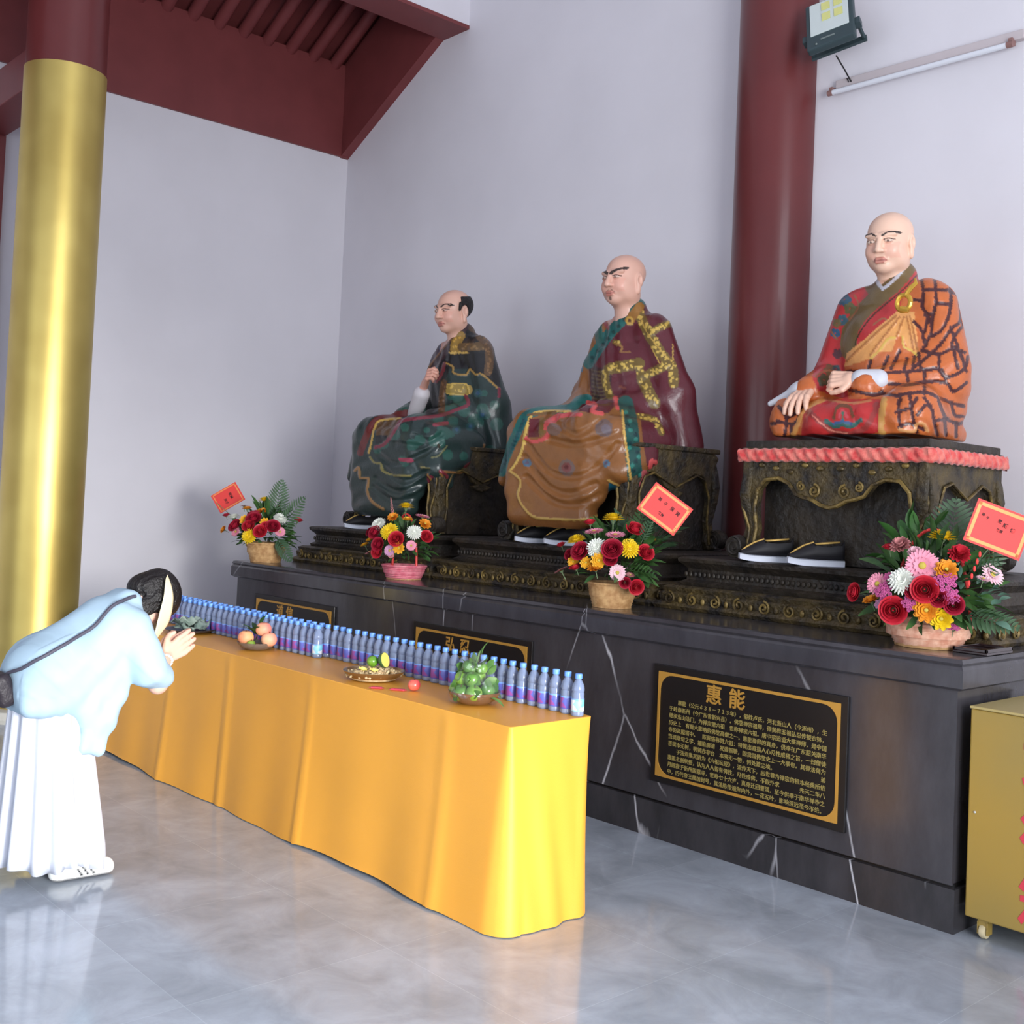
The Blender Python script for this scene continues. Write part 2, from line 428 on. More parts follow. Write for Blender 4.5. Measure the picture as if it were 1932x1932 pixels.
# side wall with its doorway and high window, front wall with two doors
w = MB(); y0 = YF
w.box((XE, -3.8, 0), (XE+.25, 0, 4.2)).box((XE, YF, 0), (XE+.25, -7.8, 4.2)).box((XE, -7.8, 3.6), (XE+.25, -3.8, 4.2))
w.box((XE, YF, 4.2), (XE+.25, -5.6, 6.2)).box((XE, -1.6, 4.2), (XE+.25, 0, 6.2)).box((XE, YF, 6.2), (XE+.25, 0, ZC))
struct(w.build('wall_right', M_wall, smooth=False))
w = MB(); w.box((-.3, YF-.25, 3.9), (XE+.3, YF, ZC))
for a, b in ((-.3, 3.2), (7.2, 8.2), (12.2, XE+.3)): w.box((a, YF-.25, 0), (b, YF, 3.9))
struct(w.build('wall_front', M_wall, smooth=False))
struct(MB().box((1.75, YF, ZC), (XE+.3, .3, ZC+.2)).build('ceiling', M_wall, smooth=False))
# white panel wall standing on the purlin of the aisle
struct(MB().box((1.78, YF, 6.03), (1.935, 0, ZC)).build('wall_upper', M_wall, smooth=False))
# aisle roof: eaves beam, gable board, sloping boards and round rafters
struct(MB().box((-.3, YF, 5.165), (.03, 0, 6.12)).build('trim_1', M_red, smooth=False))
sl = .54
struct(MB().prism([(0, 5.158), (1.566, 6.005), (1.566, 6.98), (0, 6.13)], .10, Matrix(((1,0,0,0),(0,0,1,-.10),(0,1,0,0),(0,0,0,1)))).build('trim_2', M_red, smooth=False))
struct(MB().box((1.56, YF, 6.0), (1.94, 0, 6.035)).box((1.561, YF+.001, 6.036), (1.779, -.001, 7.3)).build('trim_3', M_red, smooth=False))
struct(MB().add([(-.3, YF, 5.96+.13), (1.7, YF, 7.05+.13), (1.7, 0, 7.05+.13), (-.3, 0, 5.96+.13), (-.3, YF, 6.2+.13), (1.7, YF, 7.3+.13), (1.7, 0, 7.3+.13), (-.3, 0, 6.2+.13)],
    [(0,1,2,3),(4,7,6,5),(0,4,5,1),(1,5,6,2),(2,6,7,3),(3,7,4,0)]).build('trim_5', M_red, smooth=False))
for k in range(13):
    y = -.22-.262*k
    o = MB().tube([(.0, y, 6.10), (1.62, y, 6.10+1.62*sl)], .062, 10).build('roof_rafter', M_red)
    tag(o, 'round dark red rafter of the aisle roof, '+ordinal(k+1)+' from the back wall', 'rafter', 'round rafters of the aisle roof')
# cross beam and wall pilaster
tag(MB().box((0.0, -3.70, 4.54), (1.75, -3.40, 4.84)).build('tie_beam', M_red, smooth=False, bevel=.01), 'dark red cross beam tying the gold column to the side wall', 'beam')
struct(MB().box((0, -3.75, 0), (.05, -3.40, 4.54)).build('trim_4', M_red, smooth=False))
tag(MB().lathe([(.275, HS+.001), (.275, ZC-.002)], (5.45, -.06, 0), 48).build('wall_column', M_redcol), 'round dark red column against the back wall beside the cross-legged statue', 'column')

# gold-wrapped column
gold = mat('gold_wrap', (214, 192, 112), .42, metal=.8, noise=(2.2, (196, 172, 96), 2), bump=(6, .04))
t = thing('round_column', 'round column wrapped in gold foil with a dark red top behind the bowing woman', 'column', (1.78, -3.55, 0))
c = MB().lathe([(.272, 4.58), (.272, 6.02)], seg=64).build('column_top', M_redcol, t); c['label'] = 'dark red upper part'
c = MB().lathe([(.277, .08), (.278, 2.4), (.278, 4.59), (.274, 4.592)], seg=64).build('gold_sleeve', gold, t); c['label'] = 'gold foil sleeve'
M_stone = mat('pale_stone', (190, 188, 180), .5)
c = MB().lathe([(.36, 0), (.37, .03), (.34, .075), (.30, .085)], seg=48).build('column_base', M_stone, t)

# ================================================================== altar platform
PX0, PX1, PYF, HS, HS2, HB = 1.87, 7.913, -2.10, 1.099, .969, .186
t = thing('altar_platform', 'long black marble altar platform carrying the three statues', 'altar', ((PX0+PX1)/2, PYF/2, 0))
def K(o): return keep(o, t)
# moulded slab: rounded lip over a recessed band
prof = [(PYF+.02, HS2), (PYF, HS2+.012), (PYF, HS-.045), (PYF+.006, HS-.036), (PYF+.012, HS-.03), (PYF+.004, HS-.02), (PYF+.012, HS-.004), (PYF+.03, HS)]
def ring(d, z): return [(PX0+d, PYF+d, z), (PX1-d, PYF+d, z), (PX1-d, -.002, z), (PX0+d, -.002, z)]
m = MB(); rows = [ring(p[0]-PYF, p[1]) for p in prof]
m.grid([r for r in rows], close=True); m.add(rows[-1], [(0, 1, 2, 3)]); m.add(rows[0], [(3, 2, 1, 0)])
K(m.build('marble_slab', M_marble, ang=25))
K(MB().box((PX0+.04, PYF+.04, HB), (PX1-.04, -.002, HS2+.001)).build('marble_body', M_marble, smooth=False))
K(MB().box((PX0+.035, PYF+.055, HB-.012), (PX1-.035, -.003, HB+.006)).build('shadow_joint', M_black, smooth=False))
K(MB().box((PX0+.02, PYF+.025, .0), (PX1-.02, -.002, HB-.01)).build('marble_plinth', M_marble2, smooth=False))

# ------------------------------------------------ engraved plaques
M_pl = mat('plaque_black', (27, 25, 26), .35); M_pg = mat('plaque_gold', (205, 155, 70), .42, metal=.35); M_pt = mat('plaque_letters', (168, 152, 88), .5, metal=.2)
TXT = ["　　惠能（公元６３８－７１３年），俗姓卢氏，河北燕山人（今涿州），生",
       "于岭南新州（今广东省新兴县）。佛教禅宗祖师，得黄梅五祖弘忍传授衣钵，",
       "继承东山法门，为禅宗第六祖　世称禅宗六祖。唐中宗追谥大鉴禅师，是中国",
       "历史上　有重大影响的佛教高僧之一。惠能禅师的真身，供奉在广东韶关南华",
       "寺的灵照塔中。　陈寅恪称赞六祖：特提出直指人心见性成佛之旨，一扫僧徒",
       "繁琐章句之学，摧陷廓清　发聋振聩，固我国佛教史上一大事也。其得法偈为",
       "菩提本无树，明镜亦非台　本来无一物，何处惹尘埃。　　　　　　　　　弟",
       "　　子法海集其语为《六祖坛经》，流传天下，后世尊为禅宗的根本经典所依",
       "惠能主张顿悟，认为人人皆有佛性，见性成佛，不假外求　　　　先天二年八",
       "月圆寂于新州国恩寺，世寿七十六岁，真身迁回曹溪，至今供奉于南华禅寺之",
       "中，历代帝王屡加封号，其法脉传遍海内外，一花五叶，影响深远至今不绝。"]
def XZ(x, y, z, s=1): return Matrix(((s, 0, 0, x), (0, 0, -1, y), (0, s, 0, z), (0, 0, 0, 1)))
def plaque(cx, title, label):
    t = thing('engraved_plaque', label, 'plaque', (cx, PYF+.04, .574), group=None)
    yf = -.016
    MB().box((-.557, -.016, -.294), (.557, 0, .294)).build('plaque_board', M_pl, t, smooth=False, bevel=.003)
    # gold border thickening into curved corners
    m = MB(); X, Z, e = .5215, .2605, .014
    outer = [(-X, -Z), (X, -Z), (X, Z), (-X, Z)]; inner = []
    xi, zi, r = X-e, Z-e, .075
    per = []
    for (sx, sz, a0) in ((-1, -1, 180), (1, -1, 270), (1, 1, 0), (-1, 1, 90)):
        for k in range(7):
            a = math.radians(a0+90*k/6); per.append((sx*(xi-r)+r*math.cos(a), sz*(zi-r)+r*math.sin(a)))
    vo = []
    for (x, z) in per:
        # nearest matching point on the outer rectangle
        q = (math.copysign(X, x) if abs(x) > xi-r+1e-6 else x, math.copysign(Z, z) if abs(z) > zi-r+1e-6 else z)
        vo.append(q)
    n = len(per); vs = []
    for d in (yf-.001, yf-.005):
        vs += [(x, d, z) for x, z in per]+[(x, d, z) for x, z in vo]
    fs = []
    for i in range(n):
        j = (i+1) % n
        fs += [(2*n+i, 2*n+j, 3*n+j, 3*n+i), (i, j, 2*n+j, 2*n+i), (n+j, n+i, 3*n+i, 3*n+j)]
    m.add(vs, fs); o = m.build('gold_border', M_pg, t, smooth=False)
    o = text_mesh('title_lettering', title[0]+' '+title[1], .098, XZ(-.105, yf-.001, .185), M_pg, t, .0012, bold=.0018, sp=1, tp=1.12)
    for i, row in enumerate(TXT):
        text_mesh('text_line', row, .0262, XZ(.005, yf-.001, .118-i*.0345), M_pt, t, .0008, bold=.0002, tp=1.03)
    return t
plaque(6.832, '惠能', 'black plaque with gold rim and writing, fully in view below the cross-legged statue')
plaque(4.806, '弘忍', 'black plaque half hidden by water bottles, below the brown-robed statue')
plaque(2.778, '道信', 'black plaque with gold rim behind the peach bowl, below the green-robed statue')

# ================================================================== stepped bases and stools
M_carv = mat('carved_black_gold', (40, 37, 34), .48, noise=(9, (88, 74, 44), 6), bump=(38, .9), spec=.5)
M_dark = mat('carved_black', (32, 29, 28), .5, noise=(6, (58, 50, 40), 5), bump=(22, .8))
M_goldtr = mat('worn_gold_trim', (140, 118, 66), .42, metal=.35, noise=(14, (60, 50, 34), 4), bump=(60, .4))
def scroll(cx, y, cz, r, s=1, n=22, turns=1.6, th=.012, side=None):
    pts = []
    for i in range(n):
        u = i/(n-1); a = s*(u*turns*2*PI)+PI/2; rr = r*(1-.85*u)
        p = (cx+rr*math.cos(a), y, cz+rr*math.sin(a)) if side is None else (side, y+rr*math.cos(a), cz+rr*math.sin(a))
        pts.append(p)
    return pts
def stepped_base(x0, x1, label):
    t = thing('stepped_base', label, 'pedestal', ((x0+x1)/2, -.9, HS))
    def mold(prof, nm, mt):
        rows = []
        for d, z in prof:
            rows.append([(x0+d, -1.62+d, z), (x1-d, -1.62+d, z), (x1-d, -.36-d*.3, z), (x0+d, -.36-d*.3, z)])
        m = MB().grid(rows, close=True); m.add(rows[-1], [(0, 1, 2, 3)]); m.add(rows[0], [(3, 2, 1, 0)])
        return keep(m.build(nm, mt, ang=30), t)
    mold([(.0, HS+.001), (-.012, HS+.02), (0, HS+.035), (.02, HS+.045), (.012, HS+.085), (.03, HS+.098), (.02, HS+.118), (.05, HS+.13)], 'lower_tier', M_carv)
    mold([(.10, HS+.125), (.09, HS+.15), (.12, HS+.165), (.125, HS+.225), (.105, HS+.245), (.085, HS+.262), (.082, HS+.28), (.10, HS+.29)], 'upper_tier', M_dark)
    # carved scroll frieze
    fr = MB(); n = int((x1-x0)/.15)
    for i in range(n):
        cx = x0+.10+i*(x1-x0-.2)/(n-1)
        fr.tube(scroll(cx, -1.618, HS+.062, .036, 1 if i % 2 else -1), .007, 5)
        fr.sphere((cx+.07, -1.612, HS+.055), (.014, .008, .02), 8, 5)
    for i in range(int(1.3/.15)):
        cy = -1.52+i*.15
        fr.tube(scroll(0, cy, HS+.062, .036, 1 if i % 2 else -1, side=x1-.002), .007, 5)
    fr = keep(fr.build('scroll_frieze', M_goldtr), t)
    bd = MB(); n = int((x1-x0-.2)/.032)
    for i in range(n): bd.sphere((x0+.12+i*.032, -1.505, HS+.195), (.011, .008, .016), 6, 5)
    keep(bd.build('beaded_band', M_dark), t)
    return t
stepped_base(2.0, 3.80, 'dark two-step base carved with scrolls under the green-robed statue')
stepped_base(3.85, 5.82, 'dark two-step base carved with scrolls under the brown-robed statue')
stepped_base(5.87, 7.80, 'dark two-step base carved with scrolls under the cross-legged statue')

ZB = 1.389
def leg_outline(hw, h, ins=.115):
    """front view of the stool apron: bulging shoulders, cusped apron, S legs with scroll feet"""
    L = [(-hw+.03, h), (-hw-.012, h-.03), (-hw+.012, h-.07), (-hw-.012, h-.13), (-hw-.028, h-.22), (-hw-.012, h*.48), (-hw+.03, h*.30), (-hw+.025, h*.18), (-hw-.03, h*.08), (-hw-.055, .01)]
    I = [(-hw+.07, .0), (-hw+.10, .06), (-hw+.085, h*.18), (-hw+.10, h*.30), (-hw+.085, h*.5), (-hw+.10, h*.66), (-hw+.15, h*.755), (-hw+.23, h*.77), (-hw+.30, h*.72), (-hw+.345, h*.625), (-hw+.39, h*.60)]
    I2 = [(-.10, h*.58), (-.05, h*.535), (0, h*.515)]
    left = L+I+I2
    right = [(-x, z) for x, z in reversed(left[:-1])]
    return left+right, I+I2
def stool(cx, yf, yb, hw, h, label, lid=False, cloth=None):
    t = thing('carved_stool', label, 'stool', (cx, (yf+yb)/2, ZB)); d = (yb-yf)/2
    # frames on four sides
    pf, arch = leg_outline(hw, h); ps, _ = leg_outline(d, h)
    for sgn in (-1, 1):
        MB().prism(pf, .06, Matrix(((1,0,0,0),(0,0,1,-d+.0 if sgn < 0 else d-.06),(0,1,0,0),(0,0,0,1)))).build('carved_apron', M_carv, t, smooth=False, bevel=.012)
        psc = [(x, z) for x, z in ps]
        if d < .42:   # narrow sides get a simpler arch
            q = [(-d+.03, h), (-d-.012, h-.03), (-d-.012, h-.13), (-d-.028, h-.22), (-d-.012, h*.48), (-d+.03, h*.30), (-d-.03, h*.08), (-d-.05, .01), (-d+.07, 0), (-d+.10, h*.3), (-d+.09, h*.55), (-d+.13, h*.72), (-d+.22, h*.76), (-.05, h*.66), (0, h*.63)]
            psc = q+[(-x, z) for x, z in reversed(q[:-1])]
        MB().prism(psc, .06, Matrix(((0,0,1,-hw+.0 if sgn < 0 else hw-.06),(1,0,0,0),(0,1,0,0),(0,0,0,1)))).build('carved_apron', M_carv, t, smooth=False, bevel=.012)
    MB().box((-hw+.05, -d+.14, .005), (hw-.035, d-.05, h-.01)).build('inner_panel', M_dark, t, smooth=False)
    a = MB(); al = [(x, -d-.004, z) for x, z in arch]; a.tube(al, .011, 6); a.tube([(-x, y, z) for x, y, z in al], .011, 6)
    sd = [(hw+.004, -d+.07+.0, .04), (hw+.004, -d+.10, h*.3), (hw+.004, -d+.09, h*.55), (hw+.004, -d+.14, h*.72), (hw+.004, -d+.22, h*.76), (hw+.004, 0, h*.63), (hw+.004, d-.22, h*.76), (hw+.004, d-.14, h*.72), (hw+.004, d-.09, h*.55), (hw+.004, d-.1, h*.3), (hw+.004, d-.07, .04)]
    a.tube(sd, .008, 6)
    for s in (-1, 1):
        a.tube([(s*(x-(-hw)+hw) if False else s*(hw-.012+dx), -d-.006, z) for dx, z in ((-.01, h-.14), (.012, h-.24), (0, h*.48), (-.045, h*.30), (-.03, h*.12))], .008, 6)
        for k in range(5): a.sphere((s*(.06+.09*k), -d-.006, h*.86+.02*math.sin(k*2.1)), (.022, .012, .014), 8, 5)
        a.tube(scroll(s*.09, -d-.005, h*.66, .035, s), .008, 5); a.tube(scroll(s*.17, -d-.005, h*.70, .025, -s), .007, 5)
    a.build('gold_edging', M_goldtr, t)
    for sx in (-1, 1):
        for sy in (-1, 1):
            m = MB().lathe([(.02, -.045), (.06, -.04), (.066, 0), (.06, .04), (.02, .045)], (sx*(hw+.015), sy*(d+.0), .072), 20, M=Euler((PI/2, 0, 0)).to_matrix())
            m.tube(scroll(sx*(hw+.015), sy*d-.046, .072, .056, sx), .008, 5)
            m.build('scroll_foot', M_dark, t)
    MB().box((-hw-.01, -d-.012, h-.002), (hw+.01, d+.012, h+.03)).build('seat_board', M_carv, t, smooth=False, bevel=.008)
    if lid:
        MB().box((-hw+.005, -d+.005, h+.026), (hw-.005, d-.005, h+.068)).build('seat_slab', M_dark, t, smooth=False, bevel=.006)
    return t
stool(2.97, -1.36, -.50, .54, .635, 'dark carved stool hidden under the green robe')
stool(4.86, -1.36, -.50, .54, .635, 'dark carved stool with scroll feet under the brown robe')
stool(6.832, -1.41, -.655, .545, .585, 'square dark carved pedestal stool with cusped apron and red garland', lid=True)

# garland: a twisted strip of red bunting round the pedestal stool
M_gar = mat('red_bunting', (206, 58, 58), .55, noise=(24, (226, 126, 112), 3), bump=(40, .5), sheen=.3)
m = MB(); zg = ZB+.572; hw = .562; ya, yb = -1.428, -.637; x_ = 6.832
corners = [(x_-hw, yb), (x_-hw, ya), (x_+hw, ya), (x_+hw, yb), (x_-hw, yb)]
rows = []
for (a, b) in zip(corners[:-1], corners[1:]):
    L = math.dist(a, b); n = int(L/.009); nx, ny = (b[1]-a[1])/L, -(b[0]-a[0])/L
    if (a[0]+b[0])/2*nx+(a[1]+b[1])/2*ny < x_*nx+(ya+yb)/2*ny: nx, ny = -nx, -ny
    for i in range(n):
        u = i/n; px, py = a[0]+(b[0]-a[0])*u, a[1]+(b[1]-a[1])*u; ph = (L*u)/.062*2*PI
        row = []
        for k in range(9):
            v = k/8*2-1; tw = ph+v*2.4
            out = .012*(1-v*v)**.5*(1+.5*math.sin(tw))+.004
            row.append((px+nx*out, py+ny*out, zg+v*.035+.003*math.sin(tw+1)))
        rows.append(row)
rows.append(rows[0])
m.grid(rows)
tag(m.build('bunting_garland', M_gar, solid=.004), 'twisted red and pink cloth garland tied round the top of the pedestal stool', 'garland')

# ================================================================== lamps and cables on the back wall
M_case = mat('dark_green_case', (52, 68, 72), .45); M_glass = mat('lamp_front', (205, 215, 212), .15, coat=.5); M_chip = mat('led_chip', (215, 215, 135), .4)
t = thing('flood_light', 'dark square LED floodlight bolted beside the red wall column', 'lamp', (6.02, -.32, 4.80))
R = Euler((math.radians(-24), math.radians(-12), math.radians(16))).to_matrix().to_4x4()
def G(o): o.matrix_local = R; return o
G(MB().box((-.155, -.02, -.21), (.155, .035, .20)).build('lamp_body', M_case, t, smooth=False, bevel=.012))
G(MB().box((-.125, -.026, -.10), (.125, -.018, .185)).build('lamp_glass', M_glass, t, smooth=False, bevel=.01))
for a in (-.045, .035):
    for b in (-.0, .095):
        G(MB().box((a, -.031, b), (a+.055, -.027, b+.065)).build('led_panel', M_chip, t, smooth=False))
G(MB().box((-.06, -.024, -.155), (.03, -.019, -.145)).sphere((-.09, -.022, -.18), .008, 8, 5).build('lamp_marking', mat('grey_print', (120, 130, 128), .6), t))
for s in (-1, 1):
    G(MB().tube([(s*.165, .01, -.08), (s*.165, .17, -.08)], .014, 6).box((s*.165-.02, -.0, -.10), (s*.165+.02, .05, -.05)).build('bracket_arm', M_case, t))
G(MB().box((-.18, .15, -.10), (.18, .17, -.06)).build('bracket_bar', M_case, t, smooth=False))
m = MB().tube([(6.06, -.30, 4.575), (6.04, -.17, 4.53), (6.015, -.06, 4.50), (6.02, -.02, 4.47)], .005, 6).tube([(6.02, -.07, 4.505), (5.99, -.06, 4.515), (6.0, -.05, 4.49)], .0035, 5)
tag(m.build('lamp_cable', M_black), 'thin black cable hanging from the floodlight to the tube light', 'cable')
t = thing('tube_light', 'long white tube light batten high on the back wall beside the red column', 'lamp', (6.47, -.03, 4.44))
MB().box((-.57, -.02, .03), (.68, .03, .085)).build('batten', mat('batten_white', (196, 186, 188), .5), t, smooth=False, bevel=.005)
MB().tube([(-.575, -.045, .0), (.60, -.045, .0)], .017, 14).build('glass_tube', mat('tube_glass', (225, 228, 236), .25), t)
for x in (-.59, .61):
    MB().tube([(x-.018, -.045, 0), (x+.018, -.045, 0)], .019, 12).box((x-.012, -.045, 0), (x+.012, -.0, .04)).build('end_cap', mat('cap_brown', (140, 105, 100), .5), t)

# ================================================================== statues
M_paint = mat('painted_clay', (128, 128, 128), .36, attr='Col', noise=(18, .10), bump=(55, .12), coat=.25)
M_skin = mat('painted_skin', (222, 172, 150), .42, attr='Col', noise=(6, .05), coat=.15)
SKIN = (226, 178, 158)
def rotz(a): c, s = math.cos(a), math.sin(a); return np.array([[c, -s, 0], [s, c, 0], [0, 0, 1.0]])
def rotx(a): c, s = math.cos(a), math.sin(a); return np.array([[1, 0, 0], [0, c, -s], [0, s, c.real if False else c]])
def head_field(S, T, Rm, s, ear=1.0, neck=True, jaw=1.0, nose=1.0, lobe=True, noears=False):
    """adult head; local front is -y; T = centre at eye level, s = scale (1 = 0.236 m tall)"""
    s = np.array(s, float)*np.ones(3); sm = float(s.mean())
    def M(p): return T+Rm @ (np.array(p, float)*s)
    def el(c, r, k=.012, op='u', rot=None): S.el(M(c), np.array(r)*s, k*sm, op, rot=rot, R=Rm)
    def rc(a, b, r1, r2=None, k=.01, op='u'): S.rc(M(a), M(b), r1*sm, (r1 if r2 is None else r2)*sm, k*sm, op)
    el((0, .018, .036), (.078, .094, .083), .01)
    el((0, -.020, -.030), (.066*jaw, .070, .086), .03)
    el((0, -.056, -.094), (.030, .026, .024), .03)
    for q in (-1, 1):
        el((q*.036, -.058, -.036), (.026, .026, .030), .025)
        el((q*.045*jaw, -.005, -.070), (.022, .045, .034), .03)
    for q in (-1, 1): el((q*.032, -.098, .006), (.021, .017, .013), .014, 's')
    rc((-.014, -.084, .026), (-.052, -.070, .028), .009, .008, .014); rc((.014, -.084, .026), (.052, -.070, .028), .009, .008, .014)
    rc((0, -.084, .022), (0, -.106*nose, -.030), .0075, .0125, .012)
    for q in (-1, 1):
        el((q*.013, -.096, -.034), (.009, .011, .008), .006)
        el((q*.031, -.078, .002), (.0165, .014, .0115), .004)
        rc((q*.017, -.088, .009), (q*.047, -.080, .006), .0036, .003, .004)
    rc((-.024, -.081, -.067), (.024, -.081, -.067), .005, k=.006); rc((-.012, -.0905, -.0645), (.012, -.0905, -.0645), .0055, k=.006)
    rc((-.014, -.088, -.077), (.014, -.088, -.077), .0065, k=.006)
    rc((-.023, -.099, -.0705), (.023, -.099, -.0705), .0022, k=.004, op='s')
    if not noears:
        for q in (-1, 1):
            el((q*.079, .012, -.008), (.010, .021, .034), .008); el((q*.087, .006, -.008), (.006, .011, .020), .004, 's')
            if lobe: el((q*.078, .006, -.048), (.009, .012, .024), .008)
    if neck: rc((0, .022, -.075), (0, .035, -.20), .055, .060, .03)
    return M

def hand_field(S, wrist, d, n, L=.185, curl=(.5, .5, .5, .5), thumb=1, spread=.12, tcurl=.4, k=.006, arm=None):
    """five fingers; d = direction of the hand, n = back-of-hand normal, thumb = side sign (about n x d)"""
    w = np.array(wrist, float); d = np.array(d, float); d /= np.linalg.norm(d); n = np.array(n, float)
    n -= d*(n @ d); n /= np.linalg.norm(n); sd = np.cross(n, d)*thumb
    pl = L*.52; pw = L*.22; th = L*.075
    for u in (-1, -.35, .3, .9):
        S.rc(w+d*pl*.12+sd*u*pw*.62, w+d*pl*.95+sd*u*pw*1.0, th*1.15, th*1.0, .010)
    if arm is not None: S.rc(arm, w+d*pl*.15, .030*L/.185, .024*L/.185, .02)
    for i, (u, fl) in enumerate(((.95, .40), (.33, .45), (-.3, .42), (-.95, .33))):
        p = w+d*pl*.93+sd*u*pw; ax = d+sd*u*spread; ax /= np.linalg.norm(ax); a = 0; r = th*.98
        for j, fr in enumerate((.42, .32, .26)):
            a += curl[i]*(1.0 if j else .8)
            dr = ax*math.cos(a)-n*math.sin(a); q = p+dr*fl*L*fr*1.02
            S.rc(p, q, r, r*.88, k if j == 0 else .003); p = q; r *= .9
    p = w+d*pl*.18+sd*pw*.8-n*th*.3; dr = d*.75+sd*.75-n*.25; dr /= np.linalg.norm(dr); q = p+dr*L*.20
    S.rc(p, q, th*1.3, th*1.05, .01); dr2 = dr*math.cos(tcurl)+(d*.7-sd*.55-n*.3)*math.sin(tcurl); dr2 /= np.linalg.norm(dr2)
    q2 = q+dr2*L*.17; S.rc(q, q2, th*1.03, th*.92, .004); dr3 = dr2*.8+(d-sd*.4)*.3; dr3 /= np.linalg.norm(dr3)
    S.rc(q2, q2+dr3*L*.13, th*.92, th*.8, .004)

def seg_dist(P, a, b):
    a = np.array(a, float); b = np.array(b, float); ab = b-a; t = np.clip(((P-a) @ ab)/(ab @ ab), 0, 1)
    return np.linalg.norm(P-a-t[:, None]*ab, axis=1)
def paint_face(V, T, Rm, s, brow, skin=SKIN, hair=False, beard=False, lips=(190, 112, 100), brow_w=.0048):
    Lc = ((V-T) @ Rm)/s; n = len(V); C = np.tile(np.array(lin(skin)), (n, 1)); x, y, z = Lc.T; fr = y < -.02
    def put(m, rgb, a=1.0): C[m] = C[m]*(1-a)+np.array(lin(rgb))*a
    put(fr & (np.abs(z+.035) < .03) & (np.abs(np.abs(x)-.04) < .022), (232, 160, 142), .35)
    put(fr & (np.abs(x) < .026-np.abs(z+.0705)*1.0) & (z < -.0585) & (z > -.084) & (y < -.07), lips, .8)
    put(fr & (seg_dist(Lc*np.array([1, 0, 1]), (-.021, 0, -.0705), (.021, 0, -.0705)) < .0022), (130, 62, 56), .6)
    for q in (-1, 1):
        D = lambda a, b: seg_dist(Lc*np.array([1, 0, 1]), (q*a[0], 0, a[1]), (q*b[0], 0, b[1]))
        put(fr & (D((.020, .0028), (.044, .0022)) < .0036), (222, 202, 188), .8)
        put(fr & (np.hypot(x-q*.031, z-.0025) < .0042), (44, 30, 26), .9)
        put(fr & ((D((.017, .008), (.031, .0115)) < .0021) | (D((.031, .0115), (.048, .006)) < .0021)), (70, 42, 34), .9)
        put(fr & (D((.019, -.0025), (.044, -.002)) < .0013), (150, 92, 78), .7)
        for a, b in zip(brow[:-1], brow[1:]): put(fr & (D(a, b) < brow_w), (34, 26, 24), .95)
    if beard:
        put(fr & (np.hypot(x, (z+.094)) < .008), (70, 50, 44), .8)
        for q in (-1, 1): put(fr & (seg_dist(Lc*np.array([1, 0, 1]), (q*.008, 0, -.054), (q*.026, 0, -.066)) < .002), (96, 66, 56), .6)
    return C, Lc

def make_head(name, T, yaw, pitch, s, brow, par, wide=(1.1, 1.08, 1.0), hair=False, beard=False, skin=SKIN, jaw=1.0, body=None, bw=.0048, nose=1.0):
    Rm = rotz(yaw) @ rotx(pitch); T = np.array(T, float)
    S = SDF(T-np.array([.16, .19, .27])*s, T+np.array([.16, .19, .14])*s, .0034*s)
    sv = s*np.array(wide); head_field(S, T, Rm, sv, jaw=jaw, nose=nose)
    # chest seen in the collar opening
    V, F = S.mesh(); C, Lc = paint_face(V, T, Rm, sv, brow, skin, beard=beard, brow_w=bw)
    np_object(name, V, F, M_skin, par, C)
    if hair:
        H = SDF(T-np.array([.15, .18, .15])*s, T+np.array([.15, .19, .15])*s, .0034*s)
        sc = s; s = sv; M = lambda p: T+Rm @ (np.array(p, float)*sv)
        H.el(M((0, .020, .034)), np.array((.0865, .103, .0885))*s, .004, R=Rm)
        sm = sc
        # keep only the ring of hair round the back and over the ears
        H.el(M((0, -.085, .060)), np.array((.13, .095, .16))*s, .008*sm, 's', R=Rm)
        H.el(M((0, .01, .125)), np.array((.115, .125, .062))*s, .008*sm, 's', R=Rm)
        for q in (-1, 1):
            H.el(M((q*.086, .012, -.012)), np.array((.026, .026, .040))*s, .004, 's', R=Rm)
            H.rc(M((q*.080, -.016, .035)), M((q*.078, -.024, .000)), .010*sm, .006*sm, .008*sm)
        H.el(M((0, .02, -.10)), np.array((.12, .14, .055))*s, .01*sm, 's', R=Rm)
        V, F = H.mesh(); np_object('hair', V, F, mat('painted_hair', (26, 22, 22), .5, bump=(60, .6)), par)

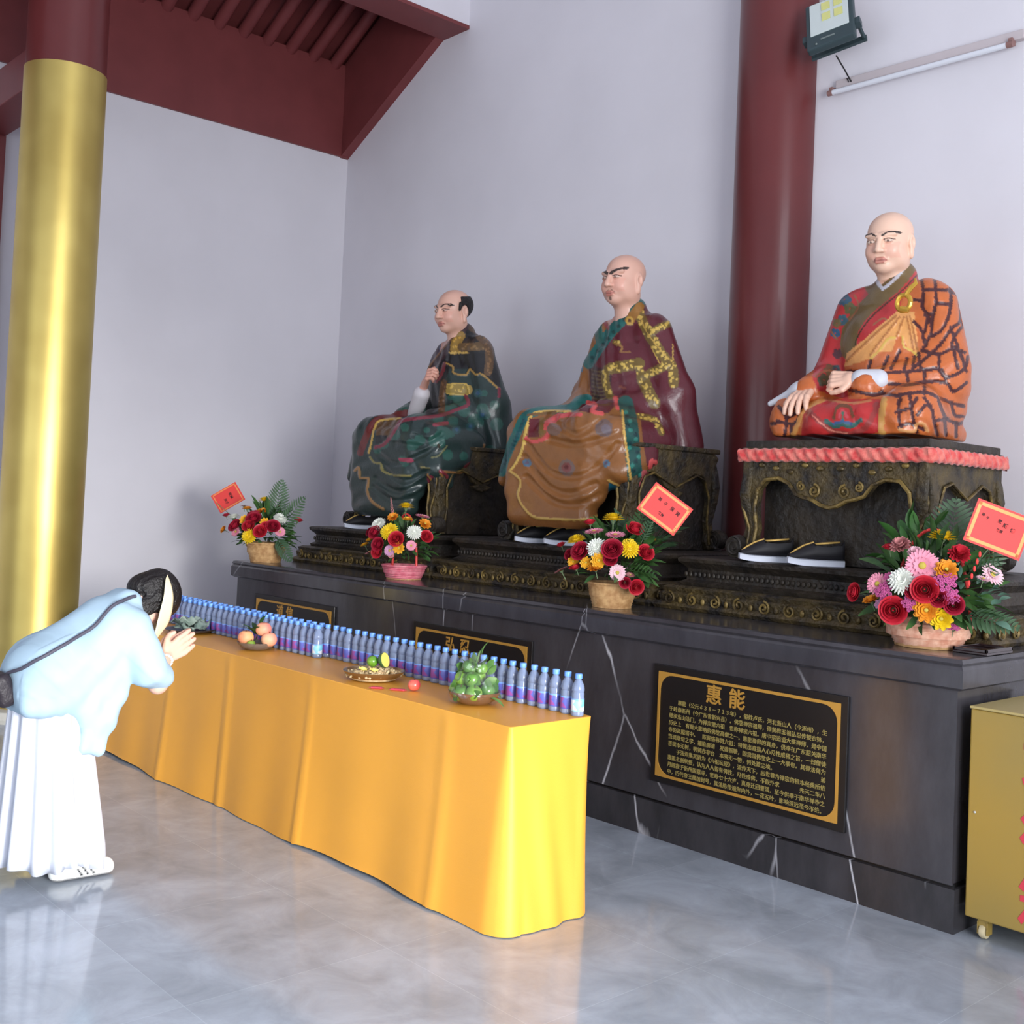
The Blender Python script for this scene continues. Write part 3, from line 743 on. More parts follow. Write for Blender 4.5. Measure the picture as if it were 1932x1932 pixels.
# ------------------------------------------------------------------ cross-legged statue
def statue3():
    t = thing('monk_statue', 'seated bald monk statue in red and orange patchwork robe, sitting cross-legged', 'statue', (6.83, -1.0, 2.07))
    z0 = 2.072; X0, Y0 = 6.83, -.86
    S = SDF((6.12, -1.52, z0-.03), (7.52, -.45, 3.08), .0072)
    P = lambda x, y, z: np.array([X0+x, Y0+y, z0+z])
    S.rc(P(0, .04, .12), P(0, .03, .50), .27, .23, .02); S.el(P(0, .02, .50), (.31, .20, .30), .08)
    S.rc(P(-.16, .04, .755), P(.155, .04, .755), .118, .118, .07); S.rc(P(0, .06, .74), P(0, .055, .895), .19, .105, .05)
    # right arm (far side) down to the knee, left arm folded across the lap
    S.rc(P(-.235, .03, .735), P(-.335, -.03, .36), .112, .11, .05); S.rc(P(-.335, -.03, .36), P(-.27, -.34, .255), .10, .085, .04)
    S.rc(P(.225, .04, .73), P(.305, .01, .38), .125, .135, .06); S.rc(P(.305, .0, .34), P(.08, -.36, .26), .125, .085, .05)
    S.el(P(.25, .03, .22), (.16, .20, .25), .08)
    # crossed legs under the robe
    S.rc(P(.18, .0, .12), P(.33, -.34, .12), .19, .15, .06); S.rc(P(-.18, .0, .12), P(-.375, -.34, .10), .18, .12, .06)
    S.rc(P(.32, -.38, .09), P(-.12, -.47, .06), .12, .085, .05); S.rc(P(-.375, -.36, .08), P(.12, -.45, .06), .11, .08, .05)
    S.el(P(0, -.36, .10), (.30, .13, .10), .06)
    S.bx(P(-.03, -.14, .03), (.385, .34, .04), .03, .06)
    # sleeve end hanging over the far knee
    S.rc(P(-.28, -.34, .235), P(-.42, -.38, .19), .05, .025, .03)
    S.bx(P(0, -.1, -.05), (.8, .8, .05), .001, .004, 's')
    def fold(X, Y, Z):
        x, z = X-X0, Z-z0
        return (.0035*np.sin(70*(x*.6+z*.5)+3*np.sin(5*z)) * (x > .12) + .003*np.sin(46*(x+.4*z)+8*Y)*(z < .3)).astype(np.float32)
    S.warp(fold)
    V, F = S.mesh()
    p = Paint(V, F, (196, 104, 52), .2754, 1400, 370)
    OR, RD, DK, GD, PE = (200, 108, 56), (186, 52, 54), (72, 34, 36), (112, 92, 56), (222, 158, 92)
    # red undergown: far shoulder, chest, far sleeve and lap panel
    p.poly([(880, 520), (1130, 440), (1290, 500), (1120, 640), (1060, 820), (900, 930), (700, 1150), (730, 1400), (520, 1330), (480, 1240), (600, 760), (700, 640)], RD)
    p.poly([(430, 1460), (560, 1390), (960, 1390), (985, 1500), (930, 1620), (700, 1660), (400, 1660)], (184, 46, 46))
    p.poly([(700, 560), (900, 520), (870, 700), (760, 740)], RD)
    p.poly([(905, 500), (1130, 455), (1010, 600), (965, 640), (925, 590)], (232, 186, 160))
    # brocade collar
    for a, w in (([(1150, 470), (1050, 600), (940, 690), (820, 800), (745, 920), (730, 1060)], 110), ([(860, 540), (880, 600), (930, 690)], 95)):
        p.line(a, w, GD, .004)
    for a in ([(1200, 540), (1090, 655), (960, 760), (860, 860), (790, 970), (770, 1060)], [(1090, 500), (990, 620)]):
        p.line(a, 9, (58, 46, 30))
    p.line([(905, 525), (930, 590), (965, 640)], 26, (196, 196, 205), .003); p.line([(1125, 470), (1060, 560), (970, 640)], 22, (196, 196, 205), .003)
    # far sleeve embroidery
    for c, r, q in (((700, 710), 55, (52, 88, 108)), ((740, 770), 48, (96, 92, 58)), ((690, 850), 44, (60, 92, 104)), ((650, 870), 36, (112, 96, 60)), ((640, 940), 40, (52, 88, 116)), ((655, 1080), 40, (88, 48, 56)), ((600, 1190), 46, (104, 84, 56)), ((560, 1260), 50, (74, 74, 54)), ((645, 1185), 34, (60, 74, 78))):
        for k in range(5):
            a = k*1.257+c[0]; p.dot((c[0]+math.cos(a)*r*.5, c[1]+math.sin(a)*r*.5), r*.42, q, .0015)
    for a in ([(770, 680), (800, 760), (740, 850)], [(620, 830), (600, 900), (650, 980)], [(900, 880), (960, 840), (1010, 850)], [(500, 1240), (560, 1200), (640, 1200)]):
        p.line(a, 12, (150, 96, 66))
    # peach sash hung from the gold ring
    p.poly([(1060, 790), (1180, 790), (1215, 1090), (1140, 1060), (1100, 965), (1060, 960), (1030, 1060), (940, 1070), (880, 1110), (830, 1130), (700, 1170), (720, 1080)], PE)
    for a in ([(1060, 820), (900, 960), (720, 1130)], [(1080, 830), (960, 980), (880, 1090)], [(1110, 830), (1060, 960)], [(1130, 830), (1180, 1070)], [(1150, 820), (1210, 1080)]):
        p.line(a, 14, (176, 112, 60), .005)
    p.line([(880, 1115), (940, 1060), (1000, 980), (1050, 970)], 16, (212, 176, 84), .004); p.line([(1100, 965), (1110, 1030), (1160, 1060), (1205, 1095)], 16, (212, 176, 84), .004)
    # dark seams of the patchwork
    seams = [[(1225, 560), (1240, 640), (1235, 760), (1275, 830), (1240, 960), (1260, 1020)], [(1320, 560), (1330, 700), (1300, 860), (1290, 950), (1230, 1060)],
        [(1430, 600), (1430, 760), (1380, 900), (1300, 960)], [(1490, 700), (1500, 850), (1440, 900), (1370, 1000), (1290, 1080), (1180, 1170)],
        [(1240, 640), (1320, 640), (1430, 640)], [(1330, 735), (1420, 740)], [(1430, 650), (1490, 680)], [(1180, 710), (1240, 715)], [(1250, 810), (1310, 810)], [(1180, 860), (1240, 930)],
        [(1530, 880), (1480, 930), (1440, 1020), (1530, 1070)], [(1250, 1060), (1350, 1080), (1450, 1040), (1500, 1060)], [(1500, 850), (1540, 900)],
        [(1210, 1080), (1230, 1180), (1340, 1180), (1400, 1240), (1520, 1190), (1550, 1100)], [(960, 1210), (1130, 1200), (1240, 1190), (1340, 1180)],
        [(970, 1280), (1130, 1290), (1260, 1270), (1400, 1280), (1450, 1340), (1540, 1280)], [(1130, 1200), (1140, 1280)], [(1250, 1200), (1250, 1350)], [(1370, 1190), (1400, 1260)],
        [(1080, 1060), (1020, 1180)], [(1000, 1100), (960, 1190)], [(1130, 1110), (1110, 1190)], [(880, 1130), (860, 1200)], [(1180, 1100), (1170, 1180)],
        [(1430, 900), (1500, 1080), (1540, 1200)], [(1350, 1090), (1350, 1180)], [(1450, 1050), (1480, 1180)],
        [(1070, 1360), (1250, 1340), (1350, 1380), (1450, 1420), (1520, 1440)], [(1050, 1480), (1150, 1450), (1200, 1380)], [(1070, 1400), (1080, 1600)], [(1150, 1370), (1160, 1450), (1180, 1560), (1200, 1620)],
        [(1080, 1580), (1150, 1560), (1250, 1600)], [(1250, 1380), (1300, 1450), (1320, 1550), (1340, 1640)], [(1350, 1400), (1400, 1520), (1480, 1560), (1520, 1550)], [(1200, 1500), (1260, 1430), (1300, 1450)],
        [(1440, 1420), (1460, 1500), (1520, 1510)], [(1390, 1530), (1400, 1640)], [(1470, 1560), (1470, 1650)], [(1320, 1540), (1400, 1530)],
        [(250, 1440), (300, 1520), (290, 1650)], [(340, 1410), (390, 1500), (350, 1560), (240, 1540)], [(300, 1520), (400, 1470)], [(200, 1560), (250, 1550)], [(330, 1560), (340, 1640)], [(440, 1400), (400, 1470)],
        [(960, 1350), (1070, 1370), (1080, 1400)], [(870, 1210), (720, 1200)], [(740, 1330), (900, 1360), (960, 1340)]]
    for a in seams: p.line(a, 24, DK, -.004)
    # lap panel embroidery and gilt hems
    p.line([(450, 1470), (530, 1540), (620, 1610), (720, 1630), (830, 1600), (900, 1500), (920, 1430)], 40, (150, 58, 54)); p.line([(480, 1500), (600, 1600), (720, 1625)], 10, (214, 130, 110))
    p.line([(575, 1540), (640, 1580), (690, 1560), (740, 1580), (815, 1535)], 30, (52, 96, 88), .002); p.line([(630, 1560), (690, 1545), (750, 1560)], 20, (56, 88, 130))
    p.line([(630, 1520), (650, 1450), (690, 1435), (740, 1450), (760, 1510)], 22, (110, 66, 40), .002); p.line([(665, 1510), (690, 1470), (720, 1510)], 20, (196, 76, 84)); p.line([(690, 1480), (690, 1530)], 14, (74, 110, 92))
    p.line([(560, 1395), (430, 1460), (385, 1560), (350, 1640)], 34, (214, 150, 80), .006); p.line([(975, 1400), (960, 1500), (955, 1600), (965, 1620)], 44, (200, 146, 76), .006)
    p.line([(560, 1390), (740, 1420), (880, 1400)], 18, (186, 110, 70), .003)
    p.line([(1080, 1600), (1180, 1610), (1200, 1560), (1245, 1560), (1270, 1610)], 22, (212, 150, 96), .005)
    p.done('patchwork_robe', M_paint, t)
    make_head('head', P(0, -.05, 1.082), math.radians(8), math.radians(10), 1.38, [(.012, .024), (.030, .035), (.052, .034), (.060, .029)], t, skin=(236, 196, 172), bw=.0036)
    # hands and white cuffs
    H = SDF(P(-.50, -.62, .10), P(.25, -.2, .45), .0042)
    hand_field(H, P(-.27, -.36, .27), (.02, -.62, -.42), (0, -.5, .8), L=.235, curl=(.35, .32, .32, .35), thumb=-1, spread=.25, arm=P(-.3, -.28, .29))
    H2 = SDF(P(-.25, -.62, .15), P(.25, -.2, .45), .0042)
    hand_field(H2, P(.02, -.40, .30), (-.85, -.30, -.05), (.1, -.75, .6), L=.21, curl=(1.15, 1.15, 1.15, 1.15), thumb=1, spread=.0, tcurl=.9, arm=P(.12, -.33, .29))
    V, F = H.mesh(); np_object('hand', V, F, M_skin, t, np.tile(np.array(lin((232, 188, 164))), (len(V), 1)))
    V, F = H2.mesh(); np_object('hand', V, F, M_skin, t, np.tile(np.array(lin((232, 188, 164))), (len(V), 1)))
    Wh = mat('white_cuff', (204, 206, 214), .5)
    Q = SDF(P(-.62, -.6, .1), P(.25, -.2, .45), .006)
    Q.rc(P(.06, -.38, .29), P(.13, -.34, .285), .058, .064, .01)
    V, F = Q.mesh(); np_object('white_cuff', V, F, Wh, t); Q = SDF(P(-.62, -.6, .1), P(.25, -.2, .45), .006)
    Q.el(P(-.30, -.34, .262), (.085, .075, .05), .02); Q.rc(P(-.33, -.36, .25), P(-.49, -.40, .185), .042, .016, .04)
    Q.el(P(-.27, -.43, .225), (.05, .06, .03), .01, 's')
    V, F = Q.mesh(); np_object('white_cuff', V, F, Wh, t)
    # gold ring and hook on the chest
    g = mat('gilt', (214, 170, 70), .3, metal=.7)
    c = surf(1400+1120*.2754, 370+735*.2754, -1.10)
    MB().tube([tuple(c+np.array([math.cos(a)*.042*.9, -.018, math.sin(a)*.042])) for a in np.linspace(0, 2*PI, 21)], .013, 8).tube([tuple(c+np.array([.012, -.02, .04])), tuple(c+np.array([.035, -.015, .075])), tuple(c+np.array([.055, .0, .10])), tuple(c+np.array([.045, .01, .125]))], [.012, .014, .012, .006], 8).tube([tuple(c+np.array([-.012, -.025, -.03])), tuple(c+np.array([.03, -.02, -.04]))], .016, 8).build('gold_ring', g, None)
    keep(bpy.context.scene.objects['gold_ring'], t)
    return t
def surf(px, py, y):
    d = f_+r_*(px-U0)/FPX-u_*(py-V0)/FPX; k = (y-CAMP[1])/d[1]; return CAMP+k*d

# ------------------------------------------------------------------ draped statues on stools
def draped(cx, cy, z0, raised):
    """robe of a monk seated on a stool; cx, cy = torso centre, z0 = seat height"""
    S = SDF((cx-.80, -1.62, 1.50), (cx+.86, -.38, 3.10), .0082)
    P = lambda x, y, z: np.array([cx+x, cy+y, z0+z])
    S.rc(P(0, .05, .10), P(0, .04, .55), .26, .23, .03); S.el(P(0, .02, .42), (.30, .22, .36), .08)
    S.rc(P(-.155, .05, .81), P(.165, .05, .81), .112, .112, .07); S.rc(P(0, .06, .80), P(0, .018, .935), .19, .108, .06)
    S.rc(P(-.22, .03, .76), P(-.32, -.02, .38), .105, .12, .05); S.rc(P(.23, .03, .76), P(.35, .06, .36), .115, .15, .06)
    S.rc(P(.36, .06, .36), P(.40, .10, .02), .14, .16, .06)          # wide near sleeve
    if raised: S.rc(P(-.33, -.02, .38), P(-.20, -.36, .27), .105, .07, .05)
    else: S.rc(P(-.33, -.02, .38), P(-.16, -.34, .22), .105, .08, .05)
    S.rc(P(.30, -.02, .30), P(.12, -.32, .22), .12, .09, .06)
    # thighs and lap
    for q in (-1, 1): S.rc(P(q*.17, .0, .12), P(q*.28, -.58, .09), .19, .155, .06)
    S.bx(P(0, -.30, .10), (.30, .32, .12), .08, .06)
    # the hanging front of the robe
    S.bx(P(-.0, -.64, -.13), (.42, .095, .27), .09, .07); S.bx(P(.0, -.665, -.33), (.38, .075, .20), .07, .06)
    S.el(P(0.0, -.66, -.44), (.33, .085, .16), .05)
    S.bx(P(.34, -.42, -.06), (.17, .26, .22), .09, .07); S.rc(P(.46, -.56, .02), P(.47, -.20, .04), .12, .09, .07); S.rc(P(.52, -.58, -.16), P(.52, -.36, -.08), .085, .07, .08); S.rc(P(.42, -.50, -.15), P(.50, -.46, -.27), .10, .05, .06)
    S.rc(P(-.36, -.60, .05), P(-.50, -.63, -.24), .085, .045, .05)
    S.el(P(.0, -.02, .03), (.42, .34, .20), .06)
    def fold(X, Y, Z):
        x, y, z = X-cx, Y-cy, Z-z0
        m = 1/(1+np.exp((z-.06)*40)); u = z+1.0*x*x
        a = (.0022*np.sin(44*u+.8*np.sin(5*x))+.002*np.sin(23*u+2))*m*(y < -.4)
        b = .004*np.sin(55*(x+.35*z))*(1-m)
        return (a+b).astype(np.float32)
    S.warp(fold)
    S.bx((cx, -.72, 1.66), (.47, .40, .31), .01, .005, 's')      # hollow over the stool
    return S, P

def statue2():
    cx, cy, z0 = 4.83, -.80, 2.04
    t = thing('monk_statue', 'bald monk statue in brown and maroon robe with teal borders, hands hidden in its lap', 'statue', (cx, cy, z0))
    S, P = draped(cx, cy, z0, False); V, F = S.mesh()
    p = Paint(V, F, (142, 92, 48), .3106, 900, 450)
    MR, TL, GD, CO, OC = (92, 32, 42), (34, 100, 96), (150, 122, 54), (208, 84, 82), (146, 94, 46)
    # maroon outer robe with its back
    back = ((V[:, 1] > cy+.05) & (V[:, 2] > z0-.05)) | ((V[:, 0] > cx+.27) & (V[:, 1] > cy-.30) & (V[:, 2] > z0-.02)); p.C[back] = lin(MR)
    p.poly([(985, 370), (1150, 450), (1260, 700), (1260, 1250), (1240, 1300), (1240, 1345), (1230, 1480), (1050, 1480), (1010, 1250), (985, 1010), (870, 975), (800, 1060), (690, 1060), (590, 1040), (600, 960), (690, 960), (680, 780), (800, 640), (920, 500)], MR)
    p.poly([(680, 770), (820, 800), (810, 980), (700, 985)], (60, 30, 34))
    for k in range(8):
        yy = 800+24*k; p.line([(700, yy), (750, yy+10), (800, yy-4)], 10, (96, 78, 52), .002)
    p.poly([(800, 430), (990, 380), (860, 500), (810, 545), (790, 500)], (214, 160, 142))
    # teal collar and inner collars
    p.line([(1000, 375), (900, 480), (790, 600), (680, 760)], 66, TL, .006); p.line([(745, 450), (735, 530), (745, 610)], 50, (40, 92, 84), .005)
    p.line([(790, 430), (775, 500), (800, 545)], 22, (150, 74, 78), .003)
    for k in range(9): p.dot((960-32*k, 420+38*k), 12, (24, 66, 64), .003)
    # gilt brocade bands
    bands = [([(985, 460), (1050, 590), (1120, 700), (1185, 780), (1195, 880)], 62), ([(1060, 570), (1120, 535), (1185, 510)], 44), ([(815, 790), (900, 775), (985, 760)], 70), ([(985, 770), (995, 870)], 48),
        ([(790, 790), (780, 860), (810, 960)], 46), ([(1010, 850), (1040, 930), (1080, 1000)], 74), ([(1030, 830), (1100, 795), (1160, 765)], 54), ([(985, 1080), (1080, 1105), (1120, 1180)], 40), ([(860, 640), (840, 630)], 34)]
    rnd = random.Random(5)
    for a, w in bands:
        p.line(a, w, (112, 90, 42), .004)
        for i in range(len(a)-1):
            n = int(math.dist(a[i], a[i+1])/16)+1
            for k in range(n):
                for _ in range(2):
                    u = (k+rnd.random())/n; c = (a[i][0]+(a[i+1][0]-a[i][0])*u+rnd.uniform(-.36, .36)*w, a[i][1]+(a[i+1][1]-a[i][1])*u+rnd.uniform(-.36, .36)*w)
                    p.dot(c, rnd.uniform(5, 10), (206, 174, 84), .003)
    p.line([(985, 420), (955, 460), (930, 500)], 56, (150, 104, 44), .008); p.dot((930, 505), 26, (190, 150, 66), .006); p.dot((930, 505), 11, (90, 52, 26))
    for a in ([(990, 480), (1060, 610), (1190, 760)], [(1060, 660), (1110, 760)], [(1190, 640), (1190, 760)]): p.line(a, 7, (196, 160, 74))
    p.line([(840, 640), (880, 660), (870, 690)], 12, (150, 110, 56), .003); p.line([(870, 690), (930, 690)], 12, (140, 96, 56), .003); p.line([(870, 900), (900, 910)], 16, (120, 62, 48), .003)
    # lap
    p.line([(670, 975), (620, 985), (560, 1035), (400, 1045), (300, 1080), (235, 1200), (170, 1340), (150, 1420)], 58, TL, .004)
    for k in range(14): p.dot((290-11*k, 1110+23*k), 14, (22, 78, 84), .004)
    p.line([(570, 1055), (400, 1055), (330, 1080), (295, 1180), (275, 1280), (240, 1360), (200, 1415)], 15, (214, 178, 88), .006)
    p.line([(630, 1070), (520, 1080), (440, 1115), (440, 1165), (410, 1215), (340, 1235), (300, 1215)], 24, CO, .006)
    p.line([(500, 1080), (430, 1120), (420, 1150)], 34, CO, .005)
    p.poly([(318, 1095), (380, 1095), (380, 1205), (310, 1205)], (96, 26, 34))
    p.line([(395, 1100), (390, 1180)], 30, (120, 92, 44), .002); p.line([(310, 1075), (480, 1060)], 14, (112, 82, 46))
    p.line([(670, 1000), (720, 1010), (700, 1050), (760, 1065)], 26, CO, .006); p.line([(840, 970), (855, 1030)], 30, CO, .006)
    p.line([(900, 1000), (930, 1130), (945, 1300), (960, 1465)], 92, (30, 82, 76), .004)
    for k in range(16): p.dot((915+rnd.uniform(-22, 34)+3*k, 1030+27*k), 13, (52, 132, 118) if k % 2 else (20, 58, 60), .004)
    p.line([(880, 1050), (895, 1200), (915, 1350), (930, 1460)], 14, (206, 166, 84), .005)
    p.line([(955, 1495), (1000, 1480), (1010, 1420), (1045, 1440)], 30, (196, 96, 100), .006); p.line([(1050, 1390), (1060, 1350), (1105, 1375)], 26, CO, .006)
    # bottom hem, medallions and folds
    p.line([(205, 1415), (265, 1470), (250, 1560), (290, 1640), (360, 1695), (520, 1705), (700, 1700), (780, 1630)], 15, (196, 160, 84), .005)
    p.line([(800, 1470), (870, 1505), (940, 1510)], 15, (196, 156, 84), .005); p.poly([(800, 1480), (870, 1510), (890, 1560), (830, 1660), (795, 1640)], (28, 92, 112))
    p.dot((545, 1392), 50, (118, 96, 88), .003); p.dot((545, 1392), 30, (126, 70, 66), .002); p.dot((545, 1392), 14, (96, 34, 34))
    p.dot((770, 1150), 54, (112, 90, 84), .003); p.dot((785, 1160), 30, (116, 104, 110), .002); p.dot((470, 1160), 40, (118, 88, 74), .002)
    for c in ((300, 1360), (783, 1365), (622, 792)):
        p.dot(c, 24, (84, 112, 134), .003); p.dot(c, 11, (104, 92, 110))
    for a in ([(300, 1240), (420, 1400), (560, 1450), (720, 1400), (850, 1250)], [(290, 1330), (420, 1500), (560, 1550), (720, 1490)], [(300, 1450), (450, 1590), (600, 1620), (740, 1560)], [(480, 1120), (600, 1190), (740, 1110)], [(440, 1220), (620, 1250), (860, 1180)]):
        p.line(a, 34, None, -.012)
    p.done('brocade_robe', M_paint, t)
    make_head('head', P(.0, -.075, 1.145), math.radians(2), math.radians(3), 1.46, [(.010, .020), (.030, .034), (.056, .043)], t, beard=True, jaw=1.08, bw=.0074)
    return t

def statue1():
    cx, cy, z0 = 2.95, -.76, 2.04
    t = thing('monk_statue', 'monk statue with black hair ring and dark green robe, one hand raised at its chest', 'statue', (cx, cy, z0))
    S, P = draped(cx, cy, z0, True); V, F = S.mesh()
    p = Paint(V, F, (40, 56, 54), .2587, 600, 500)
    BK, GN, BR, GD, PK = (30, 32, 34), (42, 78, 70), (92, 68, 44), (150, 124, 66), (128, 52, 66)
    # mottled green flowers over the dark cloth
    rnd = random.Random(3)
    for _ in range(46):
        c = (rnd.uniform(420, 1320), rnd.uniform(880, 1440)); p.dot(c, rnd.uniform(22, 48), (46, 88, 78))
    p.poly([(930, 500), (1090, 430), (1250, 520), (1320, 760), (1330, 900), (1180, 800), (1100, 760), (960, 760), (900, 900), (860, 1100), (780, 1110), (800, 900), (830, 780), (960, 560)], BK)
    p.poly([(920, 500), (960, 540), (820, 790), (740, 860), (720, 760), (800, 580)], (38, 56, 58))
    p.line([(880, 560), (860, 640), (820, 720)], 60, (62, 46, 58)); p.line([(905, 560), (900, 610)], 40, (88, 96, 112), .002)
    p.poly([(915, 500), (1080, 440), (960, 560), (890, 650), (900, 560)], (206, 156, 140))
    p.line([(1080, 440), (980, 570), (880, 690), (800, 790)], 52, (58, 38, 42), .005); p.line([(1060, 440), (960, 560), (860, 680), (790, 780)], 12, (122, 86, 58), .004)
    bands = [([(1040, 520), (1010, 570), (1000, 620)], 70, (150, 118, 54)), ([(1050, 600), (1120, 600), (1220, 590)], 62, (102, 80, 52)), ([(1180, 520), (1240, 600), (1250, 700), (1240, 780)], 62, (96, 72, 48)),
        ([(1120, 460), (1200, 510)], 50, (80, 62, 46)), ([(935, 900), (1020, 905), (1095, 910)], 70, (154, 130, 66)), ([(920, 860), (905, 960), (900, 1080)], 50, (88, 62, 40)), ([(960, 640), (1100, 640)], 12, GD)]
    for a, w, c in bands:
        p.line(a, w, c, .004)
        for i in range(len(a)-1):
            n = int(math.dist(a[i], a[i+1])/15)+1
            for k in range(n):
                u = (k+rnd.random())/n; p.dot((a[i][0]+(a[i+1][0]-a[i][0])*u+rnd.uniform(-.3, .3)*w, a[i][1]+(a[i+1][1]-a[i][1])*u+rnd.uniform(-.3, .3)*w), rnd.uniform(6, 10), tuple(min(255, int(v*1.35)) for v in c), .003)
    p.line([(930, 715), (985, 745), (990, 790), (1080, 800), (1110, 760), (1150, 800), (1200, 800), (1320, 910)], 14, (162, 128, 66), .008); p.line([(925, 720), (900, 800), (860, 850)], 26, (110, 40, 46), .006)
    p.line([(1320, 905), (1320, 960)], 22, (120, 44, 60), .005)
    p.line([(945, 870), (1080, 870), (1105, 940)], 10, (200, 168, 84), .005); p.line([(945, 940), (1090, 950)], 10, (200, 168, 84), .005)
    p.line([(1080, 960), (1095, 1020), (1000, 1060), (890, 1100), (640, 1130), (590, 1160), (540, 1240), (480, 1310), (420, 1330)], 26, PK, .006)
    p.poly([(430, 1150), (600, 1120), (560, 1180), (520, 1260), (420, 1240)], BR); p.poly([(420, 1240), (510, 1240), (480, 1290), (420, 1310)], BK)
    p.line([(640, 1080), (480, 1110), (400, 1160), (350, 1260), (310, 1370)], 50, (104, 44, 42), .003); p.line([(600, 1120), (450, 1140), (410, 1200), (390, 1300), (370, 1370)], 15, (196, 160, 78), .006)
    p.line([(850, 1165), (940, 1155)], 28, (148, 60, 74), .003); p.line([(600, 1420), (680, 1425)], 26, (160, 62, 84), .003)
    p.line([(380, 1400), (410, 1440), (460, 1450), (470, 1500), (560, 1535), (680, 1535)], 15, (128, 120, 70), .006); p.line([(830, 1405), (880, 1390), (940, 1320)], 12, (110, 112, 78), .005); p.line([(750, 1475), (810, 1480)], 12, (130, 122, 80), .005)
    p.line([(270, 1500), (300, 1480), (310, 1550), (370, 1560), (360, 1650), (400, 1730), (480, 1780)], 20, (150, 112, 66), .007)
    p.line([(820, 1560), (850, 1640), (830, 1720), (780, 1790)], 56, (122, 48, 62), .004); p.line([(800, 1530), (860, 1590), (920, 1570), (900, 1510), (1060, 1515), (1080, 1480), (1130, 1490), (1140, 1390), (1190, 1370), (1210, 1310)], 17, (156, 112, 64), .008)
    p.line([(890, 1500), (940, 1540), (920, 1580)], 20, (140, 54, 64), .006); p.line([(1070, 1470), (1180, 1390)], 18, (120, 50, 52), .005)
    for a in ([(440, 1380), (560, 1450), (760, 1380), (900, 1280)], [(420, 1560), (560, 1650), (700, 1620), (790, 1560)], [(400, 1620), (540, 1720), (680, 1700), (790, 1640)], [(480, 1480), (620, 1580), (800, 1500)], [(560, 1300), (760, 1320), (900, 1240)], [(700, 1240), (800, 1280), (900, 1230)]):
        p.line(a, 34, None, -.012)
    for c in ((1165, 935), (1110, 1180), (1010, 1200), (1200, 1090)):
        p.dot(c, 32, (46, 82, 84), .003); p.dot(c, 14, (58, 92, 120))
    p.done('flowered_robe', M_paint, t)
    make_head('head', P(-.0, -.085, 1.118), math.radians(4), math.radians(8), 1.43, [(.014, .022), (.030, .035), (.050, .034), (.058, .026)], t, hair=True, bw=.0042)
    # raised far hand with its bare wrist in a white sleeve
    hx = surf(803, 715, -1.17); el = surf(782, 782, -1.10)
    H = SDF(np.minimum(hx, el)-.16, np.maximum(hx, el)+.16, .0045)
    hand_field(H, hx+np.array([-.03, .02, -.035]), (.55, -.25, .45), (-.2, -.8, .4), L=.22, curl=(.9, .95, 1.0, 1.05), thumb=1, spread=.02, tcurl=.6, arm=el*.45+hx*.55)
    V, F = H.mesh(); np_object('raised_hand', V, F, M_skin, t, np.tile(np.array(lin((218, 160, 140))), (len(V), 1)))
    Q = SDF(np.minimum(hx, el)-.16, np.maximum(hx, el)+.16, .006)
    Q.rc(el+np.array([0, 0, -.005]), el*.35+hx*.65+np.array([0, 0, -.02]), .058, .066, .02)
    Q.rc(hx*.9+el*.1, hx*1.6-el*.6, .055, .06, .01, 's')
    V, F = Q.mesh(); np_object('white_sleeve', V, F, mat('white_sleeve', (206, 200, 204), .55), t)
    return t
statue3(); statue2(); statue1()

# ================================================================== offering table
M_cloth = mat('yellow_cloth', (238, 168, 60), .42, noise=(2.2, .05), bump=(160, .05), spec=.6)
TX0, TX1, TY0, TY1, TZ = 2.55, 6.835, -3.545, -3.10, .790
t = thing('altar_table', 'long narrow table draped to the floor in bright yellow cloth', 'table', ((TX0+TX1)/2, (TY0+TY1)/2, 0))
rc_ = .035
def outline(z):
    """rounded-rectangle section of the draped cloth at height z, widening to the floor"""
    k = (TZ-z)/TZ; fl = .045*k**1.5; r = .012+.085*k**.8; pts = []
    x0, x1, y0, y1 = TX0-fl, TX1+fl, TY0-fl, TY1+fl*.4
    L = x1-x0
    n = 150
    for i in range(n+1):
        x = x0+r+(L-2*r)*i/n; d = 0
        for px_, a, w in ((3.05, .010, .03), (3.95, .012, .02), (4.62, .016, .018), (5.42, .012, .018), (6.45, .010, .03)):
            d += a*math.exp(-((x-px_)/w)**2)*(.35+.65*k)*(1 if z < TZ-.02 else 0)
        d += .010*math.sin(x*5.1)*k*k+.006*math.sin(x*13+1)*k
        pts.append((x, y0-d, z))
    for (cx, cy, a0) in ((x1-r, y0+r, -90),):
        for i in range(1, 9): a = math.radians(a0+90*i/8); pts.append((cx+r*math.cos(a), cy+r*math.sin(a), z))
    m2 = 20
    for i in range(1, m2): 
        y = y0+r+(y1-y0-2*r)*i/m2; pts.append((x1+k*(.010*math.sin(y*22)+.006*math.sin(y*47+z*6)), y, z))
    for i in range(0, 9): a = math.radians(90*i/8); pts.append((x1-r+r*math.cos(a), y1-r+r*math.sin(a), z))
    for i in range(1, 60): pts.append((x1-r-(L-2*r)*i/60, y1, z))
    for i in range(0, 9): a = math.radians(90+90*i/8); pts.append((x0+r+r*math.cos(a), y1-r+r*math.sin(a), z))
    for i in range(0, 8): a = math.radians(180+90*i/8); pts.append((x0+r+r*math.cos(a), y0+r+r*math.sin(a), z))
    return pts
zs = [TZ, TZ-.004, TZ-.012, TZ-.03]+list(np.linspace(TZ-.06, .02, 22))+[.008]
rows = [outline(z) for z in zs]
